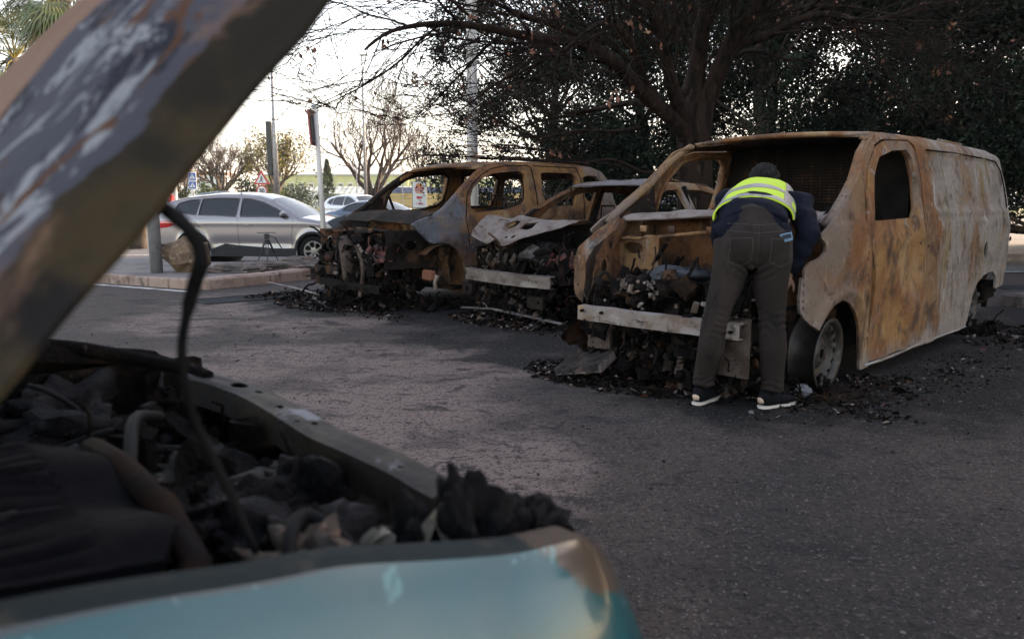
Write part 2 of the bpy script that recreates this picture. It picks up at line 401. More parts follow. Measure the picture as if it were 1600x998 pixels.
random.seed(4)
def kstones(path, L_, m, wd=.15, hh=.14, big=False):
    P_ = dense(path, L_)
    for a, b in zip(P_, P_[1:]):
        mb = MB(); a = Vector((*a, 0)); b = Vector((*b, 0)); d = b - a; ang = math.atan2(d.y, d.x)
        mb.box((a + b) / 2 + Vector((0, 0, hh / 2 - .04 + random.uniform(-.004, .006))), (d.length - .012, wd, hh + .08), rotm(random.uniform(-.02, .02), random.uniform(-.01, .01), ang), bev=.035 if big else .018)
        o = mb.build('kerb', m); o['kind'] = 'structure'
kstones(kl, .42, m_kerb); kstones(kr[:3], .95, m_kerb, .26, .17, True); kstones(kr[2:], .9, m_kerbd, .26, .17, True)
kstones([(6.1, 9.2), (9.5, 9.9)], .9, m_kerbd, .3, .16, True)
strip('kerb', -200, -2.5, 44, 44.3, .16, m_kerb); strip('kerb', 6, 200, 44, 44.3, .16, m_kerb)
m_soil = mat('verge_ground', (.14, .12, .07), .95, 0, [((.08, .11, .03), (.8, 1.6, 1), .42, .6)], bump=1, bscale=9)
strip('grass_verge', -200, 200, 44.3, 56, .12, m_soil)

# ---------------------------------------------------------------- shared vehicle pieces
def rim_wheel(name, parent, c, r, wdt, m_rim, m_disc, side=1, steer=0., camber=0., holes=14, tyre=None, tm=None, spokes=0):
    """wheel about local y; side=+1 faces +y"""
    w_ = bpy.data.objects.new(name, None); COL.objects.link(w_); w_.parent = parent; w_.location = c; w_.rotation_euler = (camber, 0, steer + (0 if side > 0 else math.pi)); w_.empty_display_size = .1
    rr = r if tyre is None else r * .68
    mb = MB(); h = wdt / 2
    mb.lathe([(rr * .80, h * .55), (rr * .86, h * .9), (rr * .97, h), (rr, h * .92), (rr * .94, h * .8), (rr * .86, h * .3), (rr * .84, -h * .4), (rr * .95, -h * .9), (rr, -h), (rr * .8, -h * .95), (rr * .78, -h * .3), (rr * .80, h * .55)], 36)
    mb.build('rim', m_rim, w_, True)
    hs = []
    if holes:
        for k in range(holes):
            a = 2 * math.pi * k / holes; hs.append(circ(rr * .71 * math.cos(a), rr * .71 * math.sin(a), rr * .055, rr * .085, 10, a + math.pi / 2 + math.pi / 2))
        hs.append(circ(0, 0, rr * .14, n=14))
    if spokes:
        for k in range(spokes):
            a0 = 2 * math.pi * (k + .5) / spokes; da = math.pi / spokes * .68
            hs.append([(rr * q * math.cos(a0 + s_ * da * e), rr * q * math.sin(a0 + s_ * da * e)) for q, s_, e in ((.34, -1, .7), (.86, -1, 1.), (.89, 0, 0), (.86, 1, 1.), (.34, 1, .7))])
    def mp(u, v, d):
        q = np.hypot(u, v) / rr
        y = np.interp(q, [0, .14, .3, .42, .58, .68, .78, .86], [.30, .42, .40, .16, .30, .62, .60, .40] if not spokes else [.75, .75, .72, .7, .75, .8, .85, .8]) * h
        return [u, y, v]
    sheet('wheel_disc', circ(0, 0, rr * .87, n=40), hs, rr * .035, mp, .006, m_disc, w_, sgn=1 if not spokes else 1)
    for k in range(0 if tyre else 5):
        a = 2 * math.pi * k / 5; MB().lathe([(.0001, h * .5), (.009, h * .5), (.009, h * .2)], 6, 'y', (rr * .24 * math.cos(a), 0, rr * .24 * math.sin(a))).build('wheel_bolt', m_charR, w_)
    if tyre:
        mb = MB(); R_ = r; mb.lathe([(rr * .98, h * .9), (R_ * .80, h * 1.08), (R_ * .93, h * 1.05), (R_ * .985, h * .85), (R_, h * .5), (R_, -h * .5), (R_ * .985, -h * .85), (R_ * .93, -h * 1.05), (rr * .98, -h * .9)], 36)
        mb.build('tyre', tm or m_rubber, w_, True)
    else:
        mb = MB(); mb.lathe([(.001, -h * .2), (rr * .55, -h * .2), (rr * .55, -h * .35), (.001, -h * .35)], 24); mb.build('brake_disc', m_charR, w_)
    return w_

def junk(mb, c, d, n, seed, size=.08):
    """crumpled, burnt bits packed in a box: castings, plates, pipes"""
    rnd = random.Random(seed)
    for k in range(n):
        p = Vector([c[i] + rnd.uniform(-.5, .5) * d[i] for i in range(3)]); t = rnd.random(); s_ = size * rnd.uniform(.35, 1.4)
        rm = rotm(rnd.uniform(-3, 3), rnd.uniform(-3, 3), rnd.uniform(-3, 3))
        if t < .34:
            random.seed(seed * 99 + k); mb.box(p, (s_ * rnd.uniform(.6, 1.8), s_ * rnd.uniform(.5, 1.2), s_ * rnd.uniform(.2, .9)), rm, jit=s_ * .16)
        elif t < .60:
            q = [p]; dd = rm @ Vector((1, 0, 0))
            for i in range(5): dd = (dd + Vector([rnd.uniform(-.5, .5) for _ in range(3)])).normalized(); q.append(q[-1] + dd * s_ * .55)
            mb.loft(q, s_ * rnd.uniform(.06, .16), 5)
        elif t < .80:
            nn = 5; vs = []
            for i in range(nn):
                for j in range(nn):
                    u, v = (i / 4 - .5) * s_ * 2, (j / 4 - .5) * s_ * 1.4
                    vs.append(p + rm @ Vector((u, v, s_ * .9 * MN.noise(Vector((u * 9 / s_ * .1 + k, v * 9 / s_ * .1, seed))))))
            mb.add(vs, [(i * nn + j, (i + 1) * nn + j, (i + 1) * nn + j + 1, i * nn + j + 1) for i in range(nn - 1) for j in range(nn - 1)])
        else: mb.ball(p, s_ * .45, 1, .5, (rnd.uniform(.6, 1.4), rnd.uniform(.6, 1.4), rnd.uniform(.5, 1)), 1.7, k)
    return mb
def junkpart(name, parent, c, d, n, seed, m, size=.08, label=None):
    o = junk(MB(), c, d, n, seed, size).build(name, m, parent); o['kind'] = 'stuff'
    if label: o['label'] = label
    return o
def hose(name, parent, pts, r, m, n=7):
    return MB().loft(spline(pts, 6), r, n).build(name, m, parent, True)
def plate(name, parent, c, d, rot, m, holes=(), th=.004, crum=.0, seed=0, outline=None, h=.02):
    """flat crumpled plate centred at c in plane given by rot (local xy)"""
    ol = outline or [(-d[0] / 2, -d[1] / 2), (d[0] / 2, -d[1] / 2), (d[0] / 2, d[1] / 2), (-d[0] / 2, d[1] / 2)]
    def mp(u, v, dd):
        z = crum * (vnoise(u, v, 4, seed) + .5 * vnoise(u, v, 11, seed + 3)) if crum else u * 0
        A = np.c_[u, v, z] @ np.array(rot.transposed()); return (A + np.array(c)).T
    return sheet(name, ol, list(holes), h, mp, th, m, parent)
RX90 = rotm(math.pi / 2, 0, 0)

def seat(parent, x, y, z, m):
    mb = MB()
    for s_ in (-1, 1): mb.loft([(x - .25, y + s_ * .21, z + .05), (x + .22, y + s_ * .21, z + .02), (x + .36, y + s_ * .2, z + .35), (x + .46, y + s_ * .17, z + .68)], .016, 6)
    mb.loft([(x + .46, y - .17, z + .68), (x + .48, y, z + .70), (x + .46, y + .17, z + .68)], .016, 6)
    for q in range(5): mb.loft([(x + .26 + q * .045, y - .2, z + .12 + q * .12), (x + .25 + q * .045, y + .2, z + .13 + q * .12)], .007, 5)
    for s_ in (-.1, .1): mb.loft([(x + .46, y + s_, z + .68), (x + .47, y + s_, z + .86)], .009, 5)
    mb.loft([(x + .47, y - .1, z + .86), (x + .47, y + .1, z + .86)], .012, 5)
    mb.box((x, y, z), (.5, .44, .03)); mb.box((x, y, z - .14), (.4, .36, .2), jit=.02)
    return mb.build('seat_frame', m, parent)
def steering(parent, c, r, m, tilt=.5):
    mb = MB(); n = 20; M_ = Matrix.Rotation(tilt, 3, 'Y')
    mb.loft([Vector(c) + M_ @ Vector((0, r * math.cos(2 * math.pi * k / n), r * math.sin(2 * math.pi * k / n))) for k in range(n)], .011, 6, closed=True)
    for a in (0.3, 2.8, 4.7): mb.loft([c, Vector(c) + M_ @ Vector((0, r * math.cos(a), r * math.sin(a)))], .01, 5)
    mb.loft([c, Vector(c) + Vector((-.35, 0, -.18))], .025, 6)
    return mb.build('steering_wheel', m, parent)

# ================================================================ burnt van
van = thing('burnt_van', 'large burnt-out panel van, ochre at the front and pale ash-grey along its cargo side', 'van', (.902, 4.897, 0), .785)
# local frame of every vehicle: +x towards its rear, +y is the direction (-sin, cos); the side facing the camera is y < 0
m_van = rust('van_rust', ash=.15, dark=.4, seed=2, och=(.205, .112, .057), extra=[
    ((.17, .12, .095), (1.4, 1.4, 1.4), .40, .56, dict(seed=58, axis=(0, 1.25, .9), det=10)),
    ((.25, .212, .19), (1.6, 1.6, 1.1), .32, .52, dict(seed=61, axis=(0, 2.2, 3.0))),
    ((.17, .145, .13), (1.2, 1.2, 5), .52, .64, dict(seed=70, axis=(0, 2.2, 2.9), amt=.9)),
    ((.20, .125, .05), (5.5, 5.5, .9), .53, .64, dict(seed=64, axis=(0, 2.3, 2.8), amt=.8)),
    ((.36, .34, .32), (9, 9, 3.2), .60, .66, dict(seed=67, axis=(0, 2.0, 2.6), amt=.75, det=10)),
    ((.40, .37, .35), (34, 34, 9), .60, .635, dict(seed=91, axis=(0, 2.0, 2.6), amt=.8, det=8, nr=.7)), ((.07, .05, .035), (22, 22, 12), .585, .62, dict(seed=94, axis=(0, 2.0, 2.6), amt=.7, det=10, nr=.72)),
    ((.10, .065, .04), (16, 16, 1.4), .58, .66, dict(seed=69, axis=(0, 2.2, 2.7), amt=.7, det=10)),
    ((.22, .19, .175), (2.5, 2.5, 2.5), .34, .55, dict(seed=75, axis=(2, .42, .12), amt=.8)),
    ((.20, .17, .16), (2.2, 2.2, 2.2), .42, .60, dict(seed=79, axis=(0, .72, .35), amt=.7))])
m_vdoor = rust('van_door_rust', ash=.05, dark=.25, seed=11, och=(.275, .135, .050), extra=[
    ((.20, .17, .16), (2.5, 2.5, 2.5), .36, .60, dict(seed=75, axis=(2, .45, .12), amt=.8)),
    ((.26, .235, .225), (9, 9, 14), .58, .66, dict(seed=80, axis=(2, .98, 1.06), amt=.8)),
    ((.19, .165, .155), (1.5, 1.5, 1), .54, .66, dict(seed=85, amt=.6))])
def vY(x, z, front=True):
    x = np.asarray(x, float); z = np.asarray(z, float)
    return .92 - .15 * np.clip((z - 1.0) / .75, 0, 1) ** 1.3 - .10 * np.clip((.9 - x) / .9, 0, 2) ** 2 - .02 * np.clip((x - 4.6) / .5, 0, 1) ** 2
v_front = [(.46, 1.03), (.532, .989), (.545, .942), (.496, .905), (.385, .871), (.343, .812), (.319, .651), (.342, .556), (.478, .455)]
v_arch = [(.56, .53), (.664, .595), (.797, .620), (.923, .590), (1.05, .505), (1.135, .398), (1.17, .209), (1.19, .10)]
v_rear = [(3.70, .12), (3.76, .25), (3.86, .38), (4.0, .50), (4.18, .565), (4.35, .583), (4.50, .58), (4.613, .52), (4.62, .40), (4.99, .42), (5.05, .55), (5.10, .8), (5.11, 1.15), (5.10, 1.45), (5.07, 1.66), (5.0, 1.755)]
v_roof = [(4.6, 1.775), (4.0, 1.78), (3.3, 1.78), (2.8, 1.775), (2.3, 1.768), (1.95, 1.76), (1.68, 1.745)]
v_pill = [(1.50, 1.70), (1.406, 1.655), (1.323, 1.585), (1.107, 1.398), (.914, 1.279), (.728, 1.17), (.60, 1.11)]
v_out = v_front + v_arch + v_rear + v_roof + v_pill
v_door = [(1.194, 1.307), (1.321, 1.482), (1.505, 1.621), (1.694, 1.677), (2.25, 1.705), (2.345, 1.66), (2.37, 1.5), (2.335, 1.3), (2.315, 1.103), (2.33, .928), (2.32, .628), (2.29, .276), (2.2, .15), (1.331, .135), (1.31, .29), (1.317, .567), (1.27, .878), (1.165, 1.088)]
v_win = [(1.293, 1.115), (1.335, 1.30), (1.403, 1.428), (1.546, 1.557), (1.817, 1.615), (2.15, 1.635), (2.235, 1.58), (2.253, 1.409), (2.205, 1.20), (2.13, 1.13)]
def grow(poly, e):
    c = (sum(p[0] for p in poly) / len(poly), sum(p[1] for p in poly) / len(poly)); o = []
    for i, p in enumerate(poly):
        a, b = poly[i - 1], poly[(i + 1) % len(poly)]; dx, dy = b[0] - a[0], b[1] - a[1]; L_ = math.hypot(dx, dy) + 1e-9
        nx_, ny_ = dy / L_, -dx / L_
        if (p[0] - c[0]) * nx_ + (p[1] - c[1]) * ny_ < 0: nx_, ny_ = -nx_, -ny_
        o.append((p[0] + nx_ * e, p[1] + ny_ * e))
    return o
v_edge = v_rear[-1:] + v_roof + [(1.50, 1.70)]
def roundin(d, r): q = np.clip(d, 0, r); return r - np.sqrt(np.maximum(r * r - (r - q) ** 2, 0))
def vside(s_, full=True, off=0., dent=.012):
    def f(u, v, d):
        y = vY(u, v) - roundin(d, .10) + off
        if full:
            y = y + dent * vnoise(u, v, 1.9, 5 * s_ + 9) + .007 * vnoise(u, v, 5, 3) + .010 * cnoise(u, v, 1.5, 22) * (v < 1.12)
            # cargo panels: raised frame, belt ridge, arch flare
            inr = (u > 2.62) & (v > 1.19); y = y - np.where(inr, .014 * np.clip(np.minimum(np.minimum((u - 2.62) / .03, (v - 1.19) / .02), np.minimum((4.98 - u) / .03, (1.66 - v) / .02)), 0, 1), 0)
            y = y + .008 * np.exp(-((v - 1.155) / .012) ** 2) * (u > 2.4) + .004 * np.exp(-((u - 3.45 - .1 * (v - 1.4)) / .05) ** 2) * (v > 1.19)
            q = np.hypot(u - .84, v - .24); y = y + .022 * np.exp(-((q - .43) / .035) ** 2) * (v > .3)
            y = y - .02 * np.clip((.47 - u) / .12, 0, 1)
        else:
            y = y + .016 * vnoise(u, v, 2.6, 31) + .022 * cnoise(u, v, 2.0, 12) * np.clip((1.06 - v) / .1, 0, 1) + .006 * cnoise(u, v, 5, 7)
        return [u, s_ * y, v]
    return f
fhole = [(2.43, .90, .022), (1.17, .86, .02)]
for s_ in (-1, 1):
    hs = [grow(v_door, .014), circ(4.13, .80, .055, .09, 14, .3)] + [circ(*a, n=8) for a in fhole] + [circ(.352 + .012 * (k % 2), .57 + k * .034, .011, .014, n=7) for k in range(9)]
    o = sheet('side_panel', v_out, hs, .02, vside(s_), .018, m_van, van, edge=v_edge, sgn=s_ * -1)
    lab(o, 'ash-grey cargo side with ochre front wing, nearer side' if s_ < 0 else 'far side of the van')
    d_ = sheet('cab_door', v_door, [v_win, circ(2.24, .935, .018, .014, n=9), circ(2.19, .925, .010, n=7)], .02, vside(s_, False), .03, m_vdoor, van, sgn=s_ * -1)
    lab(d_, 'orange rusty cab door without its glass')
    # window surround, a rolled inner frame
    MB().loft([(x, s_ * (float(vY(x, z)) - .035), z) for x, z in dense(grow(v_win, .02), .08)], (.022, .018), 6, closed=True).build('window_frame', m_van, d_, True)
    MB().loft([(x, s_ * (float(vY(x, z)) + .003), z) for x, z in dense([(2.62, 1.66), (3.3, 1.672), (4.2, 1.668), (4.75, 1.655), (4.93, 1.57), (4.98, 1.4), (4.985, 1.2)], .1)], .006, 5).build('panel_seam', m_char, van, True)
lab(MB().loft([(x, -float(vY(x, z)) - .004, z) for x, z in [(1.25, .125), (1.8, .12), (2.6, .135), (3.4, .12), (3.68, .125)]], (.012, .006), 6).build('sill_trim', m_galv, van, True), 'bent pale sill strip')
roofp = dense([(1.60, 1.715), (1.66, 1.745), (1.95, 1.762), (2.5, 1.772), (3.3, 1.782), (4.2, 1.778), (4.8, 1.765), (5.0, 1.755), (5.07, 1.70)], .08)
m_vroof = rust('van_roof_rust', ash=.3, dark=.2, seed=23, och=(.30, .18, .095))
ribbon('roof', roofp, lambda x, z: float(vY(x, 1.76)) - .098, m_vroof, van, crown=.022, crum=.012, n=20)
# windscreen header: rolled lip across the front of the roof
MB().loft([(1.56 + .10 * abs(y / .7) ** 2, y, 1.722 + .025 * (1 - (y / .7) ** 2)) for y in np.linspace(-.70, .70, 15)], (.05, .022), 8, up=(0, 0, 1)).build('windscreen_header', m_vroof, van, True)
for s_ in (-1, 1):   # rolled inner flange of the screen pillars
    MB().loft([(x + .02, s_ * (float(vY(x, z)) - .045), z - .01) for x, z in dense([(.62, 1.10), (.728, 1.17), (.914, 1.279), (1.107, 1.398), (1.323, 1.585), (1.50, 1.68), (1.58, 1.72)], .1)], (.036, .028), 8).build('screen_pillar', m_van, van, True)
    plate('pillar_gusset', van, (.98, s_ * .78, 1.17), (0, 0), RX90, m_charR, outline=[(-.30, -.06), (.2, -.08), (.17, .22), (.08, .14), (-.1, .04)], holes=[circ(.08, .06, .018, n=8)], th=.004, crum=.01)
ribbon('scuttle_panel', dense([(.70, 1.115), (.74, 1.150), (.84, 1.165), (.96, 1.16), (1.02, 1.12)], .04), lambda x, z: .80, m_ashm, van, crown=.02, crum=.03, n=24, seed=4)
m_fire = rust('firewall_rust', ash=.05, dark=.85, seed=33, och=(.15, .07, .035))
plate('firewall', van, (1.02, 0, .72), (1.6, .80), rotm(math.pi / 2, 0, math.pi / 2), m_fire, crum=.05, seed=2, h=.03, th=.006, holes=[circ(-.35, -.05, .05)])
m_dk = mat('soot', (.010, .008, .007), .9, 0, [((.045, .022, .012), 2.4, .54, .66), ((.004, .004, .004), 5., .5, .62)], bump=.5, bscale=20, spec=.1)
# upper crossmember in ochre with tabs
mb = MB(); pts = [(.72 - .04 * abs(y), y, 1.0 + .035 * math.cos((y + .2) * 3.2) + .006 * MN.noise(Vector((0, y * 9, 3)))) for y in np.linspace(-.74, .74, 26)]
mb.loft([Vector(p) for p in pts], (.045, .016), 6)
for y in (-.5, -.24, -.02, .3, .55): mb.box((.69, y, 1.045), (.03, .06, .05), rotm(0, 0, .1), bev=.005)
mb.build('upper_crossmember', rust('crossmember_rust', ash=.1, dark=.2, seed=44, och=(.36, .19, .085)), van, True)
m_dull = mat('dull_scrap', (.085, .062, .052), .85, 0, [((.05, .035, .028), 5., .46, .60), ((.15, .11, .09), 9., .60, .68), ((.015, .012, .011), 14., .6, .68)], bump=.8, bscale=30, spec=.1)
m_tower = rust('tower_rust', ash=.15, dark=.55, seed=47, och=(.15, .08, .042))
plate('strut_tower', van, (.72, .60, .78), (.40, .42), rotm(math.pi / 2, 0, math.pi / 2), rust('tower_ochre', ash=.1, dark=.3, seed=49, och=(.26, .14, .065)), holes=[grow(circ(.03, .12, .085, .036), .012)], crum=.015, seed=6, th=.05)
plate('strut_tower', van, (.80, -.66, .78), (.36, .44), rotm(math.pi / 2, 0, math.pi / 2), m_tower, crum=.02, seed=8, th=.03)
for s_ in (-1, 1):   # inner wing aprons with punched holes, headlamp brackets
    plate('inner_wing', van, (.62, s_ * .74, .72), (0, 0), rotm(math.pi / 2, 0, .08 * s_), m_tower, outline=[(-.34, -.12), (-.30, .12), (-.20, .22), (-.08, .40), (.2, .40), (.3, -.05), (.1, -.14)],
          holes=[circ(-.2, .05, .035, .05), circ(-.08, .2, .03), circ(.08, .1, .02), circ(-.24, -.04, .015, n=8)], crum=.03, seed=10 + s_, th=.005)
    hose('headlamp_bracket', van, [(.22, s_ * .72, .44), (.2, s_ * .66, .60), (.26, s_ * .58, .74), (.30, s_ * .54, .62), (.26, s_ * .56, .46)], .013, m_charR, 5)
def flangemap(u, v, d): return [.25 + .03 * vnoise(u, v, 5, 3) + .06 * np.clip((v - .9) / .2, 0, 1), u, v]
sheet('wing_flange', [(.50, 1.156), (.70, 1.03), (.82, .917), (.866, .8), (.866, .66), (.842, .555), (.775, .49), (.765, .60), (.745, .78), (.66, .92), (.50, 1.06)], [circ(.845 - .012 * abs(k - 3) , .58 + .05 * k, .010, n=7) for k in range(6)], .02, flangemap, .006, m_tower, van)
# bumper beam and its crash plates
def beam(parent, name, x0, y0, y1, z, hh, dd, bow, m, slope=0., groove=True, seed=0):
    mb = MB(); n = 30; vs = []; prof = [(0, -hh / 2), (-dd, -hh / 2 + .006), (-dd, -hh * .12), (-dd * .35, -hh * .04), (-dd * .35, hh * .06), (-dd, hh * .14), (-dd, hh / 2 - .006), (0, hh / 2), (.0, hh / 2 - .008), (-dd + .008, hh / 2 - .012), (-dd + .008, -hh / 2 + .012), (0, -hh / 2 + .008)] if groove else [(0, -hh / 2), (-dd, -hh / 2 + .004), (-dd, hh / 2 - .004), (0, hh / 2), (0, hh / 2 - .008), (-dd + .008, hh / 2 - .012), (-dd + .008, -hh / 2 + .012), (0, -hh / 2 + .008)]
    k_ = len(prof)
    for i in range(n + 1):
        t = i / n; y = y0 + (y1 - y0) * t; b_ = bow * (2 * t - 1) ** 2; nz_ = .006 * MN.noise(Vector((y * 5, seed, 0)))
        for px_, pz_ in prof: vs.append((x0 + b_ + px_ + nz_, y, z + slope * (t - .5) + pz_ + nz_))
    mb.add(vs, [(i * k_ + j, (i + 1) * k_ + j, (i + 1) * k_ + (j + 1) % k_, i * k_ + (j + 1) % k_) for i in range(n) for j in range(k_)] + [tuple(range(k_)), tuple(n * k_ + j for j in range(k_ - 1, -1, -1))])
    return mb.build(name, m, parent)
beam(van, 'bumper_beam', .0, -.66, .58, .475, .105, .07, .03, m_beam, -.0, False, 2)
for y in (-.62, -.5, .35, .52): MB().lathe([(.001, -.004), (.011, -.004), (.011, .02)], 8, 'x', (-.074, y, .475 + .02 * (y > 0))).build('bumper_bolt', m_char, van)
for y, zc, h_ in ((-.60, .37, .36), (.43, .36, .26)):
    plate('crash_plate', van, (.035, y, zc), (.20, h_), rotm(math.pi / 2, 0, math.pi / 2), m_dull, holes=[circ(-.03, -.1, .012, n=8), circ(.05, -.09, .012, n=8), circ(.0, .12, .015, n=8)], crum=.012, seed=int(y * 10), th=.02)
    plate('frame_rail', van, (.45, y, .42), (.85, .11), RX90, m_dk, crum=.01, th=.07)
junkpart('engine_remains', van, (.50, .05, .48), (.62, 1.15, .42), 230, 5, m_char, .11)
junkpart('engine_remains', van, (.42, .25, .56), (.5, .8, .30), 120, 6, m_charR, .08)
junkpart('melted_aluminium', van, (.32, .22, .655), (.28, .42, .09), 144, 7, m_pale, .026, 'pale molten aluminium crust on top of the engine')
junkpart('wiring_remains', van, (.30, -.05, .42), (.4, 1.1, .36), 90, 8, m_ashm, .035)
junkpart('red_oxide_bits', van, (.30, -.25, .45), (.4, .5, .3), 26, 9, m_redj, .04)
MB().ball((.52, .12, .72), .19, 2, .5, (1.0, 1.3, .35), 2.2, 3).build('engine_cover_remains', mat('blue_char', (.03, .035, .045), .6, bump=.4), van, True)
for k, y in enumerate((-.3, .0, .22)): MB().loft([(.05 + .02 * k, y, .16), (.2, y + .05, .30), (.33, y, .5)], .012, 6).build('hanging_pipe', m_charR, van)
junkpart('lower_wreckage', van, (.38, .02, .23), (.75, 1.3, .38), 420, 301, m_char, .07)
junkpart('lower_wreckage', van, (.34, .02, .26), (.65, 1.25, .42), 260, 302, m_charR, .06)
junkpart('lower_wreckage', van, (.26, .05, .30), (.5, 1.2, .40), 160, 303, m_dull, .03)
# crushed radiator fins lying under the beam
def fins(name, parent, c, d, n, rot, m):
    mb = MB()
    for k in range(n):
        x = (k / (n - 1) - .5) * d[0]; w_ = .02 * math.sin(k * .7)
        mb.add([Vector(c) + rot @ Vector(p) for p in ((x, -d[1] / 2 + w_, 0), (x + .003, -d[1] / 6, .012 * math.sin(k)), (x, d[1] / 2 + w_, 0), (x + .004, d[1] / 2 + w_, d[2]), (x + .008, -d[1] / 6, d[2]), (x, -d[1] / 2 + w_, d[2]))], [(0, 1, 4, 5), (1, 2, 3, 4)])
    mb.box(Vector(c) + rot @ Vector((0, 0, -.004)), (d[0], d[1] * .94, .004), rot)
    return mb.build(name, m, parent)
# cab: floor, bulkhead with grille, seats, wheel
mb = MB(); mb.box((3.0, 0, .26), (3.9, 1.6, .04)); mb.box((1.15, 0, .40), (.3, 1.5, .05), rotm(0, .7, 0)); mb.build('floor', m_dk, van)
plate('bulkhead', van, (2.36, 0, .98), (1.56, 1.46), rotm(math.pi / 2, 0, math.pi / 2), m_dk, crum=.02, seed=3, h=.04, th=.01)
mb = MB()
for k in range(16): mb.box((2.335, -.0, 1.25 + k * .025), (.006, .66, .008))
for k in range(9): mb.box((2.335, -.32 + k * .08, 1.44), (.006, .006, .40))
mb.build('bulkhead_grille', m_charR, van)
for y in (-.42, .15, .5): seat(van, 1.62, y, .52, m_dk)
mb = MB(); mb.loft([(1.15, y, .98 + .03 * math.sin(y * 7)) for y in np.linspace(-.75, .75, 9)], .035, 6); mb.box((1.2, -.2, .9), (.06, .3, .2), jit=.03); mb.box((1.22, .35, .86), (.05, .2, .16), jit=.03); mb.build('dashboard_frame', m_charR, van)
steering(van, (1.30, -.42, 1.02), .17, m_dk)
mb = MB(); mb.box((1.75, -.12, 1.06), (.02, .03, .26)); mb.box((1.75, -.12, 1.17), (.03, .10, .05)); mb.build('seat_bracket', m_tower, van); MB().box((1.8, -.3, 1.08), (.02, .025, .2)).build('seat_bracket', m_tower, van)
plate('rear_doors', van, (5.06, 0, 1.05), (1.5, 1.18), rotm(math.pi / 2, 0, math.pi / 2), m_van, crum=.02, seed=5, h=.04, th=.02)
mb = MB(); mb.box((5.08, 0, .38), (.10, 1.66, .14), bev=.02); mb.box((4.8, -.82, .36), (.36, .05, .16), bev=.01); mb.box((4.9, -.78, .28), (.06, .04, .2)); mb.build('rear_bumper_remains', m_char, van)
m_rimv = mat('burnt_rim', (.040, .035, .034), .5, .4, [((.028, .022, .020), 6., .45, .6), ((.11, .10, .095), 10., .60, .7)], bump=.2)
m_drum = rust('drum_rust', ash=.1, dark=.9, seed=55, och=(.13, .07, .04))
w1 = rim_wheel('wheel', van, (.80, -.765, .255), .245, .19, m_rimv, m_rimv, -1, steer=.03, camber=-.04)
mb = MB(); mb.lathe([(.001, -.33), (.20, -.33), (.235, -.24), (.235, -.12), (.21, -.1)], 30); mb.build('brake_drum', m_drum, w1, True)
mb = MB(); mb.lathe([(.24, -.42), (.255, -.41), (.24, -.36), (.24, -.3)], 30); mb.build('burnt_tyre_bead', m_char, w1, True)
w2 = rim_wheel('wheel', van, (.80, .80, .255), .245, .19, m_rimv, m_rimv, 1)
w3 = rim_wheel('wheel', van, (4.17, -.74, .25), .235, .19, m_rimv, m_rimv, -1, holes=14)
rim_wheel('wheel', van, (4.17, .74, .25), .235, .19, m_rimv, m_rimv, 1)
for x in (.82, 4.17):   # dark wheel wells
    for s_ in (-1, 1):
        mb = MB(); mb.lathe([(.37, .0), (.37, .24), (.1, .26)], 24, 'y', (x, s_ * .62 - .12, .27)); mb.build('wheel_well', m_dk, van, True)
mb = MB()
rr_ = random.Random(3)
for k in range(70):
    a = rr_.uniform(0, 6.28); q = [Vector((.8 + .24 * math.cos(a) + rr_.uniform(-.1, .1), -.86 - rr_.uniform(0, .16), .01))]
    dd = Vector((rr_.uniform(-1, 1), rr_.uniform(-1, 1), .1)).normalized()
    for i in range(6): dd = (dd + Vector((rr_.uniform(-.5, .5), rr_.uniform(-.5, .5), rr_.uniform(-.2, .2)))).normalized(); q.append(q[-1] + dd * .05); q[-1].z = min(.05, max(.004, q[-1].z))
    mb.loft(q, .0016, 3)
mb.build('tyre_wire', m_charR, van)
for x, s_ in ((4.2, -.9), (.5, -.75)): junkpart('tyre_remains', van, (x, s_, .04), (.5, .35, .06), 60, 71 + int(x), m_char, .06)

# ================================================================ burnt people carrier
mpv = thing('burnt_people_carrier', 'tall burnt-out people carrier with ochre roof, furthest left of the three wrecks', 'car', (-2.059, 8.816, 0), .796)
m_mpv = rust('carrier_rust', ash=.1, dark=.35, seed=102, och=(.25, .125, .05), extra=[
    ((.10, .11, .13), (1.6, 1.6, 1.6), .34, .56, dict(seed=120, axis=(0, 1.5, 1.1))),
    ((.055, .058, .07), (1.6, 1.6, 1.6), .38, .56, dict(seed=125, axis=(2, 1.02, .86), amt=.9)),
    ((.17, .14, .13), (2, 2, 2), .36, .58, dict(seed=130, axis=(0, 3.2, 3.7)))])
m_mroof = rust('carrier_roof_rust', ash=.25, dark=.25, seed=140, och=(.26, .145, .07))
def mY(x, z):
    x = np.asarray(x, float); z = np.asarray(z, float)
    return .9 - .13 * np.clip((z - 1.0) / .7, 0, 1) ** 1.3 - .10 * np.clip((.9 - x) / .9, 0, 2) ** 2
mp_out = [(.443, 1.019), (.593, 1.074), (.877, 1.144), (1.06, 1.27), (1.30, 1.46), (1.507, 1.60), (1.663, 1.68), (1.80, 1.72), (2.05, 1.765), (2.504, 1.785), (3.321, 1.79), (3.85, 1.775), (4.08, 1.72), (4.20, 1.60), (4.29, 1.25), (4.33, .95), (4.35, .6), (4.30, .24), (4.06, .22), (4.04, .42), (3.92, .6), (3.72, .70), (3.5, .68), (3.32, .56), (3.24, .38), (3.22, .15), (1.30, .15), (1.285, .236), (1.25, .40), (1.203, .573), (1.102, .707), (.954, .785), (.809, .800), (.707, .789)]
mp_w1 = [(1.336, 1.195), (1.357, 1.33), (1.421, 1.432), (1.62, 1.56), (1.807, 1.622), (2.28, 1.665), (2.38, 1.62), (2.36, 1.42), (2.328, 1.3), (2.245, 1.243), (1.943, 1.178), (1.422, 1.141)]
